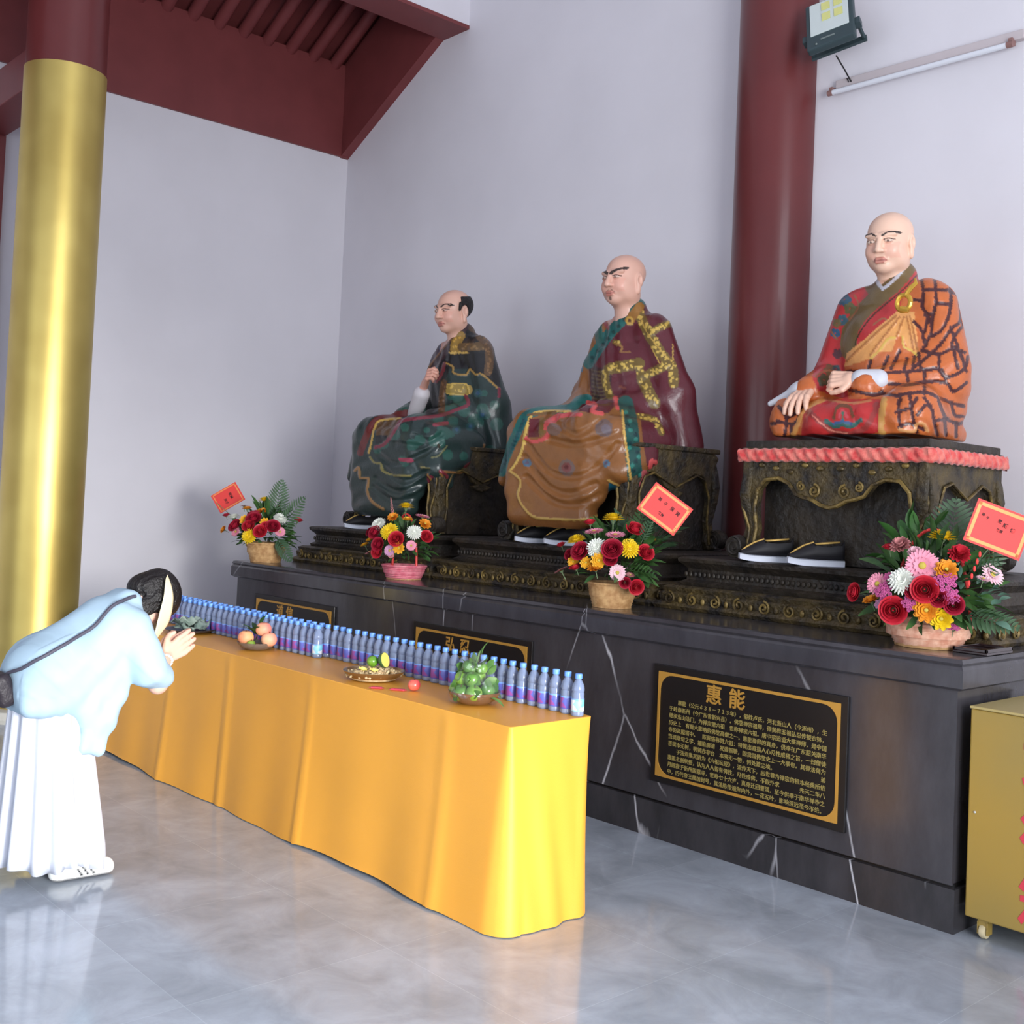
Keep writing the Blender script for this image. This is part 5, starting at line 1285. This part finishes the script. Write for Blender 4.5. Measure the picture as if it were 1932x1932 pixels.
def put_flowers(t, loc, centre, rad, lst, scale):
    """lst: (kind, colour, px, py, size px); each flower stands on the dome of the bouquet"""
    C = Vector(loc)+Vector(centre); s = float(FPX/((np.array(C)-CAMP) @ f_))
    for i, (kind, col, px, py, sz, tilt) in enumerate(lst):
        d = Vector(f_+r_*(px-U0)/FPX-u_*(py-V0)/FPX).normalized(); o = Vector(CAMP)
        # intersect the ray with the dome (ellipsoid)
        oc = Vector(((o.x-C.x)/rad[0], (o.y-C.y)/rad[1], (o.z-C.z)/rad[2])); dd = Vector((d.x/rad[0], d.y/rad[1], d.z/rad[2]))
        a = dd.dot(dd); b = oc.dot(dd); c = oc.dot(oc)-1; D = b*b-a*c
        if D > 0: p = o+d*((-b-math.sqrt(D))/a)
        else: p = o+d*(-b/a)
        n = Vector(((p.x-C.x)/rad[0]**2, (p.y-C.y)/rad[1]**2, (p.z-C.z)/rad[2]**2)).normalized()
        tocam = (o-p).normalized()
        if tilt == 'side': n = (n*.5+Vector((0, 0, 1))*1.0).normalized()
        elif tilt == 'face': n = (n*.3+tocam).normalized()
        else: n = (n+tocam*.35+Vector((0, 0, .25))).normalized()
        q = bpy.data.objects.new(kind, flower_mesh(kind, col)); COL.objects.link(q); q.parent = t
        q.location = p-Vector(loc); q.rotation_euler = look_rot(n, i*1.3); r = sz*1.12/s/2; q.scale = (r, r, r)
        q['label'] = {'yellow': 'yellow', 'orange': 'orange', 'amber': 'amber yellow', 'white': 'white', 'pink': 'pink', 'palepink': 'pale pink', 'red': 'red', 'crimson': 'dark red', 'magenta': 'magenta', 'lilac': 'lilac pink', 'dustypink': 'dusty pink'}[col]+' '+{'pompon': 'flower cluster', 'spike': 'flower spike'}.get(kind, kind)
def card(t, loc, pix, dist, rows, label):
    """pix: top, right, bottom, left corners as seen; dist: y of the card plane"""
    mx, my = sum(q[0] for q in pix)/4, sum(q[1] for q in pix)/4; dc = float((surf(mx, my, dist)-CAMP) @ f_)   # the card faces the visitors
    P = [Vector(CAMP+(f_+r_*(px-U0)/FPX-u_*(py-V0)/FPX)*dc) for px, py in pix]; c = sum(P, Vector())/4
    ex = ((P[1]-P[0])+(P[2]-P[3]))/2; ey = ((P[0]-P[3])+(P[1]-P[2]))/2; W_, H_ = ex.length, ey.length; ex.normalize(); ey = (ey-ex*ey.dot(ex)).normalized(); n = ex.cross(ey)
    M = Matrix(((ex.x, ey.x, n.x, c.x-loc[0]), (ex.y, ey.y, n.y, c.y-loc[1]), (ex.z, ey.z, n.z, c.z-loc[2]), (0, 0, 0, 1)))
    def T_(m): m.v = [tuple(M @ Vector(q)) for q in m.v]; return m
    o = T_(MB().box((-W_/2, -H_/2, -.001), (W_/2, H_/2, .001))).build('message_card', M_card, t, smooth=False); o['label'] = label
    e = W_*.055; a = W_/2*.93; b = H_/2*.90
    T_(MB().box((-a, b-e, .0012), (a, b, .0016)).box((-a, -b, .0012), (a, -b+e, .0016)).box((-a, -b, .0012), (-a+e, b, .0016)).box((a-e, -b, .0012), (a, b, .0016))).build('gold_edge', M_cgold, o, smooth=False)
    for txt, x, y, s in rows:
        text_mesh('handwriting', txt, s*W_, M @ Matrix.Translation((x*W_, y*H_, .0015)) @ Matrix.Rotation(-.04, 4, 'Z'), M_ink, o, .0004, bold=.0006)
    lo = M @ Vector((0, -H_/2, 0)); MB().tube([lo+Vector((0, .002, .02)), lo*.55+Vector((0, .01, .06))], .0025, 6).build('card_holder', M_stem, t)
c1 = lambda x, y: (380+x*.2692, 880+y*.2692)
c3 = lambda x, y: (1020+x*.1656, 890+y*.1656)
c4 = lambda x, y: (1580+x*.1822, 920+y*.1822)
def L_(f, lst): return [(k, c, *f(x, y), s, tl) for k, c, x, y, s, tl in lst]

# --- basket 1, at the far end
loc = (2.10, -1.93, HS+.001)
t = thing('flower_basket', 'straw basket of small flowers with palm leaves, at the platform end by the side wall', 'flowers', loc)
wicker(.115, .155, .14, M_wick, t)
spray(t, 'foliage', (0, 0, .20), .30, 240, M_fol, .035, .10, 3, .8)
put_flowers(t, loc, (0, 0, .19), (.31, .27, .21), L_(c1, [('chrysanthemum', 'yellow', 445, 245, 25, 'side'), ('chrysanthemum', 'yellow', 337, 490, 27, ''), ('chrysanthemum', 'white', 228, 365, 26, 'side'), ('chrysanthemum', 'white', 553, 370, 26, ''),
    ('ranunculus', 'amber', 307, 380, 19, 'face'), ('ranunculus', 'amber', 445, 398, 18, 'face'), ('ranunculus', 'orange', 428, 320, 18, ''), ('ranunculus', 'orange', 322, 302, 18, 'side'), ('ranunculus', 'orange', 160, 445, 15, ''), ('rose', 'crimson', 370, 380, 24, ''), ('rose', 'crimson', 245, 425, 22, ''), ('rose', 'crimson', 500, 430, 22, ''),
    ('rose', 'red', 335, 425, 20, ''), ('rose', 'red', 415, 462, 21, ''), ('rose', 'red', 672, 388, 17, 'side'), ('gerbera', 'pink', 243, 458, 19, ''), ('gerbera', 'pink', 550, 460, 19, ''), ('gerbera', 'palepink', 405, 435, 17, ''), ('gerbera', 'pink', 535, 280, 17, 'side'), ('pompon', 'crimson', 370, 345, 26, ''), ('gerbera', 'dustypink', 300, 280, 15, 'side'), ('rose', 'crimson', 175, 350, 12, 'side'), ('rose', 'red', 455, 425, 16, '')]), 1)
palm_leaf(t, (.03, .03, .22), (.10, .06, .66), .10, M_palm, 16, (.6, -.8, 0)); palm_leaf(t, (.13, .0, .20), (.42, .08, .53), .085, M_palm, 14, (.6, -.8, .2)); palm_leaf(t, (.18, -.02, .20), (.35, .03, .02), .06, M_palmd, 10, (.7, -.7, 0)); palm_leaf(t, (-.12, 0, .24), (-.26, -.03, .38), .05, M_palmd, 9, (.5, -.8, .3))
card(t, loc, [c1(232, 100), c1(305, 225), c1(138, 335), c1(70, 215)], -1.95, [('敬献', -.02, .12, .16), ('弟子', .12, -.12, .15)], 'red card, tilted, on the woman\'s side of the bouquet')
# --- basket 2
loc = (3.83, -1.86, HS+.001)
t = thing('flower_basket', 'low pink basket of flowers with a pink spike, before the green-robed statue', 'flowers', loc)
b = wicker(.115, .150, .085, M_wickp, t)
MB().lathe([(.118, -.0), (.116, .016), (.112, .016)], seg=30).build('basket_foot', M_wick, t)
MB().tube([(.135*math.cos(a)+0, 0, .08+.36*math.sin(a)) for a in np.linspace(0, PI, 17)], .008, 8).build('basket_handle', M_rib, t)
spray(t, 'foliage', (0, 0, .20), .24, 130, M_fol, .035, .10, 5, .8)
put_flowers(t, loc, (0, 0, .22), (.27, .24, .26), L_(c1, [('spike', 'dustypink', 1340, 335, 16, 'side'), ('chrysanthemum', 'yellow', 1433, 292, 30, 'side'), ('chrysanthemum', 'yellow', 1320, 460, 32, ''), ('chrysanthemum', 'white', 1245, 410, 28, ''), ('chrysanthemum', 'white', 1490, 465, 28, ''),
    ('gerbera', 'pink', 1550, 355, 26, 'side'), ('ranunculus', 'orange', 1563, 410, 22, ''), ('ranunculus', 'amber', 1445, 380, 18, 'side'), ('ranunculus', 'orange', 1345, 362, 20, ''), ('rose', 'red', 1572, 497, 20, ''), ('rose', 'red', 1370, 515, 24, ''), ('rose', 'crimson', 1247, 550, 22, ''), ('rose', 'red', 1240, 600, 20, ''), ('rose', 'crimson', 1225, 470, 22, ''),
    ('ranunculus', 'amber', 1383, 572, 20, 'face'), ('gerbera', 'lilac', 1320, 590, 20, ''), ('gerbera', 'pink', 1470, 555, 18, ''), ('ranunculus', 'amber', 1185, 520, 16, 'side'), ('ranunculus', 'amber', 1148, 555, 16, 'side'), ('gerbera', 'dustypink', 1180, 605, 18, 'side'), ('rose', 'crimson', 1190, 465, 16, ''), ('gerbera', 'dustypink', 1330, 620, 12, '')]), 1)
# --- basket 3
loc = (5.80, -1.90, HS+.001)
t = thing('flower_basket', 'pale straw basket of flowers with a tilted red card, below the brown-robed statue', 'flowers', loc)
wicker(.105, .137, .125, M_wick, t)
spray(t, 'foliage', (.03, 0, .22), .28, 170, M_fol, .04, .12, 7, .75); spray(t, 'leaf_spray', (.12, .08, .30), .24, 60, M_palmd, .035, .16, 9, .5, .2)
put_flowers(t, loc, (-.01, 0, .24), (.29, .24, .25), L_(c3, [('chrysanthemum', 'yellow', 825, 550, 38, 'side'), ('chrysanthemum', 'yellow', 1010, 880, 36, ''), ('chrysanthemum', 'yellow', 410, 790, 33, 'side'), ('gerbera', 'pink', 612, 690, 34, 'side'), ('gerbera', 'pink', 852, 730, 34, 'side'), ('rose', 'red', 1065, 680, 28, ''), ('rose', 'red', 1185, 935, 26, ''),
    ('chrysanthemum', 'white', 640, 870, 36, ''), ('rose', 'crimson', 470, 920, 30, ''), ('rose', 'crimson', 820, 900, 32, ''), ('ranunculus', 'amber', 375, 1025, 20, 'face'), ('ranunculus', 'amber', 520, 1035, 21, 'face'), ('ranunculus', 'amber', 665, 1010, 27, 'face'), ('ranunculus', 'orange', 625, 1115, 28, 'side'), ('gerbera', 'palepink', 875, 1150, 29, 'face'), ('gerbera', 'dustypink', 235, 1130, 28, 'side'),
    ('rose', 'red', 405, 1110, 20, 'side'), ('rose', 'red', 565, 600, 20, 'side'), ('rose', 'crimson', 340, 950, 18, ''), ('rose', 'crimson', 800, 1000, 22, ''), ('rose', 'red', 240, 850, 16, 'side'), ('rose', 'red', 1080, 1305, 24, ''), ('rose', 'crimson', 960, 1260, 18, ''), ('ranunculus', 'amber', 1270, 780, 16, 'side'), ('gerbera', 'dustypink', 1020, 1180, 16, 'side')]), 1)
palm_leaf(t, (.10, .06, .25), (.13, .10, .58), .07, M_fol, 12, (.6, -.8, 0))
palm_leaf(t, (.22, -.02, .38), (.285, -.03, .49), .035, M_palmd, 7, (.6, -.8, 0), .02); palm_leaf(t, (.10, -.05, .22), (.33, -.02, .20), .05, M_fol, 9, (.6, -.8, 0))
card(t, loc, [c3(1315, 115), c3(1745, 435), c3(1505, 730), c3(1095, 420)], -1.86, [('弟', -.21, .15, .085), ('子', -.05, .13, .085), ('思', .13, .12, .10), ('贤', .29, .10, .105), ('敬献', .0, -.2, .07)], 'red card with gold edge and black handwriting')
# --- basket 4, the nearest and largest
loc = (7.60, -1.80, HS+.001)
t = thing('flower_basket', 'large salmon basket overflowing with roses and gerberas at the platform corner', 'flowers', loc)
wicker(.135, .185, .095, M_wicks, t)
MB().lathe([(.140, 0), (.142, .012), (.134, .012)], seg=30).build('basket_foot', M_wick, t)
h = [(.18*math.cos(a), .02, .09+.42*math.sin(a)) for a in np.linspace(0, PI, 25)]
m = MB().tube(h, .007, 8)
for i in range(0, 24): m.tube([Vector(h[i])+Vector((0, -.01, 0)), Vector(h[i])*.5+Vector(h[i+1])*.5+Vector((0, .012, 0))], .005, 5)
m.build('basket_handle', M_rib, t)
spray(t, 'foliage', (.0, 0, .22), .31, 230, M_fol, .04, .12, 17, .75, -.45); spray(t, 'leaf_spray', (-.10, .10, .34), .22, 60, mat('mid_green_leaf', (52, 98, 40), .5), .05, .13, 19, .6, .0)
spray(t, 'eucalyptus_sprigs', (.16, .0, .2), .24, 60, mat('blue_green_leaf', (96, 130, 112), .5), .03, .07, 23, .7, -.4)
put_flowers(t, loc, (-.01, .0, .23), (.33, .27, .26), L_(c4, [('gerbera', 'pink', 880, 810, 56, 'face'), ('chrysanthemum', 'white', 675, 970, 48, ''), ('rose', 'red', 905, 1055, 40, 'face'), ('rose', 'red', 585, 1265, 42, 'face'), ('ranunculus', 'orange', 920, 1265, 42, 'face'), ('ranunculus', 'yellow', 1075, 1355, 38, 'face'), ('chrysanthemum', 'yellow', 1085, 530, 48, 'side'),
    ('carnation', 'red', 1260, 710, 38, ''), ('ranunculus', 'orange', 1125, 865, 38, ''), ('gerbera', 'palepink', 1600, 905, 42, ''), ('gerbera', 'pink', 420, 1000, 40, ''), ('pompon', 'magenta', 500, 1090, 40, ''), ('pompon', 'magenta', 1120, 985, 44, ''), ('pompon', 'magenta', 1180, 1130, 34, ''), ('pompon', 'magenta', 760, 1200, 34, ''), ('carnation', 'dustypink', 660, 620, 36, ''), ('rose', 'red', 540, 640, 22, 'side'),
    ('rose', 'red', 205, 1090, 30, ''), ('ranunculus', 'orange', 350, 1180, 28, 'side'), ('rose', 'crimson', 1200, 1215, 30, ''), ('rose', 'crimson', 1050, 1150, 28, ''), ('carnation', 'palepink', 800, 680, 24, ''), ('pompon', 'lilac', 450, 1210, 24, ''), ('gerbera', 'palepink', 1510, 950, 24, 'side'), ('pompon', 'magenta', 540, 930, 22, ''), ('rose', 'crimson', 790, 1080, 24, ''), ('pompon', 'magenta', 1200, 1470, 24, 'side')]), 1)
palm_leaf(t, (.02, .10, .24), (.03, .16, .66), .12, M_palm, 16, (.5, -.85, 0)); palm_leaf(t, (.10, .12, .26), (.24, .2, .56), .09, M_palm, 12, (.5, -.85, 0)); palm_leaf(t, (.15, .0, .15), (.42, -.02, .12), .06, M_palm, 11, (.5, -.7, .4)); palm_leaf(t, (.20, -.02, .34), (.345, -.05, .395), .045, M_palmd, 7, (.6, -.8, 0), .02)
card(t, loc, [c4(1510, 150), c4(2080, 330), c4(1840, 760), c4(1250, 495)], -1.80, [('弟', -.33, .19, .055), ('子', -.24, .15, .055), ('宏', -.03, .17, .075), ('顺', .08, .12, .085), ('博', .22, .07, .09), ('敬献', .02, -.03, .055)], 'red card with gold edge and black handwriting')
for k in range(5):
    p = Vector(surf(*c4(1475-28*k, 690+75*k), -1.98))-Vector(loc); o = MB().sphere(tuple(p), (.006, .006, .013), 8, 6).build('red_bud', M_rib, t)

# ================================================================== cloth shoes set before the stools
M_sole = mat('white_sole', (222, 226, 238), .5); M_up = mat('black_upper', (26, 24, 28), .55); M_pipe = mat('gold_piping', (196, 160, 86), .45, metal=.3)
def shoe(loc, rz, label, s=1.0, grp=None):
    t = thing('cloth_shoe', label, 'shoe', loc, rz, grp)
    # toe points to -y, length .31
    def half(y):   # half width along the sole
        k = (y+.155)/.31; return .050*(math.sin(PI*min(1, max(0, .06+.90*k)))**.55)*(1.08-.28*k)
    ys = np.linspace(-.155, .155, 21)
    ol = [(half(y), y) for y in ys]+[(-half(y), y) for y in ys[::-1]]
    m = MB(); rows = []
    for d, z in ((-.004, 0), (0, .006), (.001, .02), (-.002, .030), (-.010, .034)): rows.append([(x+math.copysign(d, x), y*(1+d*2), z+.012*max(0, -y/.155)**3) for x, y in ol])
    m.grid(rows, close=True); n = len(ol); m.add(rows[0], [tuple(range(n))[::-1]]); m.add(rows[-1], [tuple(range(n))])
    m.build('sole', M_sole, t)
    m = MB(); R = []
    for i, y in enumerate(ys):
        k = i/20; w = half(y)*.93; hgt = .024+.072*math.sin(min(1, max(.0, k*1.75-.02))*PI*.5)**1.3 if k < .46 else .096-.014*math.sin((k-.46)/.54*PI)+.016*(k-.46)
        row = []
        for j in range(9):
            a = PI*j/8; op = 1 if k < .46 else max(.42, 1-.9*math.sin(PI*min(1, (k-.46)/.5))**.5)
            row.append((w*math.cos(a)*(1 if op == 1 else 1), y*.98, .036+hgt*(math.sin(a)**.7)*(1 if (k < .46) else (1 if j in (0, 8) else 1))*(op if 2 < j < 6 and k >= .46 else 1)))
        R.append(row)
    m.grid(R); m.build('upper', M_up, t, solid=.004)
    loop = []
    for i in range(21):
        a = 2*PI*i/20; y = .055+.070*math.cos(a); x = half(y)*.72*math.sin(a); loop.append((x, y, .126+.008*math.cos(a)-.0*abs(math.sin(a))))
    m = MB().tube(loop, .005, 6).tube([(0, -.015, .128), (0, -.07, .108), (0, -.115, .080), (0, -.14, .06)], .006, 6); m.build('piping', M_pipe, t)
    if s != 1: t.scale = (s, s, s)
    return t
zt = HS+.2915
shoe((6.46, -1.415, zt), -.72, 'white-soled black cloth shoe below the cross-legged statue, farther from the large basket', .94)
shoe((6.775, -1.425, zt), -.78, 'white-soled black cloth shoe below the cross-legged statue, beside the large basket', .94)
shoe((4.60, -1.37, zt), -.55, 'white-soled black shoe under the brown robe, on the side of the green-robed statue', .9)
shoe((4.90, -1.39, zt), -.6, 'white-soled black shoe under the brown robe, on the flower basket side', .9)
shoe((2.60, -1.38, zt), -.35, 'white-soled black shoe under the hem of the green robe', .9)

# ================================================================== bowing woman
def woman():
    X0 = 5.20
    t = thing('person', 'bowing person with pressed palms, pale blue shirt, long white skirt and cream sun visor', 'person', (X0, -4.62, 0))
    def V3(x, y, z): return np.array([X0+x, y, z])
    # body: one continuous figure
    S = SDF((X0-.36, -5.0, 0), (X0+.36, -3.92, 1.36), .0052)
    T = V3(0, -4.262, 1.138)                    # eye level of the bowed head
    Rm = rotz(math.radians(180)) @ rotx(math.radians(80))
    # rotate so that the face points to +y and down
    head_field(S, T, Rm, .98, neck=False, lobe=False)
    S.rc(V3(0, -4.30, 1.165), V3(0, -4.42, 1.10), .055, .058, .02)
    S.rc(V3(-.11, -4.42, 1.06), V3(.11, -4.42, 1.06), .055, .055, .04)
    S.rc(V3(0, -4.45, 1.03), V3(0, -4.66, .90), .10, .10, .05); S.rc(V3(-.06, -4.70, .86), V3(.06, -4.70, .86), .12, .12, .05)
    for q in (-1, 1):
        S.rc(V3(q*.08, -4.70, .82), V3(q*.09, -4.61, .46), .085, .058, .03); S.rc(V3(q*.09, -4.61, .46), V3(q*.095, -4.61, .09), .055, .036, .02)
        S.rc(V3(q*.095, -4.61, .065), V3(q*.10, -4.49, .035), .036, .028, .02)
        S.rc(V3(q*.150, -4.41, 1.04), V3(q*.185, -4.295, .80), .048, .040, .03)
        S.rc(V3(q*.185, -4.295, .80), V3(q*.03, -4.19, .895), .036, .024, .02)
        hand_field(S, V3(q*.026, -4.19, .895), (-q*.10, .82, .46), (q*1.0, .05, .0), L=.175, curl=(.04, .03, .04, .08), thumb=(1 if q > 0 else -1)*1, spread=.015, tcurl=.5, k=.004)
    V, F = S.mesh(); C, Lc = paint_face(V, T, Rm, .98, [(.014, .022), (.032, .030), (.052, .026)], (228, 186, 168))
    far = np.linalg.norm(V-T, axis=1) > .14; C[far] = np.array(lin((226, 178, 158)))
    np_object('body', V, F, M_skin2, t, C)
    # hair
    H = SDF(T-.22, T+.24, .0045); M = lambda p: T+Rm @ (np.array(p, float)*.98)
    H.el(M((0, .024, .046)), (.094, .112, .094), .01, R=Rm)
    H.el(M((0, .075, -.01)), (.082, .06, .085), .03, R=Rm); H.el(M((0, .10, .05)), (.040, .032, .040), .03, R=Rm)
    for q in (-1, 1):
        H.rc(M((q*.068, .0, .03)), M((q*.079, -.035, -.10)), .030, .018, .02); H.rc(M((q*.07, .03, .0)), M((q*.075, .0, -.11)), .032, .016, .02)
    H.el(M((0, -.085, -.03)), (.070, .07, .10), .012, 's', R=Rm)
    H.warp(lambda X, Y, Z: (.0018*np.sin(260*(X-X0)+30*Z)).astype(np.float32))
    V, F = H.mesh(); np_object('hair', V, F, mat('black_hair', (22, 18, 18), .38, bump=(90, .5)), t)
    # sun visor: band round the head and a curved brim over the forehead, dipping beside the face
    M_vis = mat('cream_visor', (240, 226, 186), .6); Mv = lambda p: Vector(M(p))
    m = MB(); P_ = []
    for i in range(41):
        a = math.radians(-232+284*i/40); fr = max(0, -math.sin(a))          # 1 at the forehead
        u = i/40; hgt = .006+.088*math.sin(PI*min(1, max(0, u)))**.7; row = []
        for k in range(7):
            v = k/6; out = .104+.012*v*(1-fr)+.02*v; oy = (.122+.115*fr*(.25+.75*v))
            row.append(Mv((out*math.cos(a), .022+oy*math.sin(a), .062-hgt*v*.98-.018*fr)))
        P_.append(row)
    m.grid(P_)
    keep(m.build('sun_visor', M_vis, None, solid=.003, ang=60), t)
    # shirt: back, hanging fronts and rolled sleeves
    S = SDF((X0-.42, -5.0, .44), (X0+.42, -4.0, 1.32), .0064)
    S.rc(V3(-.09, -4.44, 1.045), V3(.09, -4.44, 1.045), .105, .105, .05); S.rc(V3(0, -4.46, 1.03), V3(0, -4.70, .87), .135, .145, .06)
    S.rc(V3(-.08, -4.71, .84), V3(.08, -4.71, .84), .145, .145, .06); S.rc(V3(-.10, -4.42, 1.00), V3(-.10, -4.66, .88), .11, .12, .06); S.rc(V3(.10, -4.42, 1.00), V3(.10, -4.66, .88), .11, .12, .06)
    S.bx(V3(0, -4.705, .765), (.185, .14, .07), .05, .05)
    S.bx(V3(0, -4.56, .84), (.175, .15, .12), .06, .06)
    for q in (-1, 1):
        S.rc(V3(q*.15, -4.41, 1.05), V3(q*.20, -4.345, .875), .078, .080, .022); S.rc(V3(q*.20, -4.345, .875), V3(q*.175, -4.29, .835), .078, .062, .02); S.rc(V3(q*.187, -4.31, .85), V3(q*.180, -4.298, .842), .072, .070, .004)
        # loose shirt front hanging straight down
        S.bx(V3(q*.13, -4.500, .80), (.060, .075, .17), .04, .06, rot=(-.22, 0, 0)); S.bx(V3(q*.14, -4.545, .62), (.045, .060, .10), .03, .05, rot=(-.22, 0, 0))
    S.rc(V3(-.04, -4.385, 1.135), V3(.04, -4.385, 1.135), .064, .064, .03)
    S.rc(V3(0, -4.28, 1.18), V3(0, -4.40, 1.115), .058, .060, .004, 's')
    def wr(X, Y, Z):
        g = np.sin(31*(Y+.9*Z)+5*np.sin(7*(X-X0)+4*Z)); h = np.sin(47*(Z-.5*Y)+4*np.sin(9*Y))
        return (.0035*np.sign(g)*np.abs(g)**.5*np.exp(-((Z-.90)/.16)**2)+.0028*h*(np.abs(X-X0) > .13)+.002*np.sin(90*(Y+.2*Z))*(Z < .78)).astype(np.float32)
    S.warp(wr)
    for q in (-1, 1):
        S.el(V3(q*.135, -4.24, .845), (.040, .03, .036), .006, 's')
    V, F = S.mesh(); VS, NS = V, normals(V, F); np_object('shirt', V, F, mat('pale_blue_shirt', (168, 194, 212), .75, noise=(30, .03)), t)
    # skirt with soft pleats
    m = MB(); rows = []; n = 120; zs = [.89, .86, .82, .76, .68, .58, .48, .38, .28, .19, .12, .075]
    for z in zs:
        k = (.89-z)/.815; a_ = .140+.070*k**.8; b_ = .125+.062*k**.9; cy = -4.70+.068*k**.8
        row = []
        for i in range(n):
            a = 2*PI*i/n; pl = (.004+.021*k)*math.sin(17*a+1.2*math.sin(3*a)+k*1.1)+.010*k*math.sin(7*a+2)
            back = .035*k*max(0, -math.sin(a))
            row.append((X0+(a_+pl)*math.cos(a), cy+(b_+pl+back)*math.sin(a), z+(.012*math.sin(5*a+1) if z < .1 else 0)-(.03*max(0, math.sin(a)) if z < .1 else 0)))
        rows.append(row)
    m.grid(rows, close=True); keep(m.build('skirt', mat('white_skirt', (206, 210, 222), .8), None, solid=.004, ang=80), t)
    # crossbody strap and small bag at the back
    M_str = mat('dark_strap', (72, 70, 84), .6)
    pts = [V3(*q) for q in ((.10, -4.37, 1.18), (.10, -4.44, 1.175), (.12, -4.52, 1.135), (.15, -4.60, 1.08), (.165, -4.68, 1.01), (.15, -4.78, .93), (.09, -4.85, .875), (.0, -4.88, .85))]
    fine = []
    for a, b in zip(pts[:-1], pts[1:]):
        for u in (0, .25, .5, .75): fine.append(a+(b-a)*u)
    lay = []
    for q in fine:          # the strap lies on the shirt
        d = np.linalg.norm(VS-q-np.array([.03, 0, .02]), axis=1); k = np.argsort(d)[:12]; lay.append(VS[k].mean(0)+NS[k].mean(0)*.007)
    lay = [lay[0]]+[(lay[i-1]+2*lay[i]+lay[i+1])/4 for i in range(1, len(lay)-1)]+[lay[-1], pts[-1]]
    m = MB().tube([tuple(q) for q in lay], .0075, 6); m.build('shoulder_strap', M_str, None); keep(SC.objects['shoulder_strap'], t)
    B = SDF((X0-.2, -5.03, .68), (X0+.18, -4.80, .95), .006); B.bx(V3(-.02, -4.885, .80), (.10, .04, .07), .03, .01, rot=(.35, 0, 0)); V, F = B.mesh()
    np_object('waist_bag', V, F, mat('black_bag', (44, 38, 44), .5, bump=(50, .3)), t)
    # bracelet
    m = MB(); cc = V3(.055, -4.207, .88); ax = Vector((-.155, .105, .095)).normalized(); e1 = ax.orthogonal().normalized(); e2 = ax.cross(e1)
    for i in range(18):
        a = 2*PI*i/18; m.sphere(tuple(Vector(cc)+(e1*math.cos(a)+e2*math.sin(a))*.031), .0062, 8, 6)
    keep(m.build('bracelet', mat('pale_beads', (220, 222, 214), .25), None), t)
    # shoes
    for q in (-1, 1):
        Q = SDF((X0-.2, -4.80, 0), (X0+.2, -4.36, .16), .005); a = V3(q*.095, -4.64, .038); b = V3(q*.105, -4.455, .030)
        Q.rc(a, b, .044, .040, .02); Q.rc(V3(q*.095, -4.63, .05), V3(q*.10, -4.55, .06), .040, .034, .02); Q.bx(V3(q*.10, -4.545, -.01), (.1, .2, .016), .001, .004, 's')
        V, F = Q.mesh(); C = np.tile(np.array(lin((232, 234, 232))), (len(V), 1))
        C[V[:, 2] < .016] = lin((150, 150, 150))
        for yy in (-4.575, -4.55, -4.525):
            mk = (np.abs(V[:, 1]-yy+(V[:, 2]-.04)*.7) < .0055) & (V[:, 2] > .020) & (V[:, 2] < .066); C[mk] = lin((36, 36, 40))
        V[:, 2] += .001
        np_object('sneaker', V, F, M_snk, t, C)
M_skin2 = mat('skin', (226, 178, 158), .5, attr='Col', sss=.0); M_snk = mat('sneaker_leather', (230, 230, 230), .5, attr='Col')
woman()
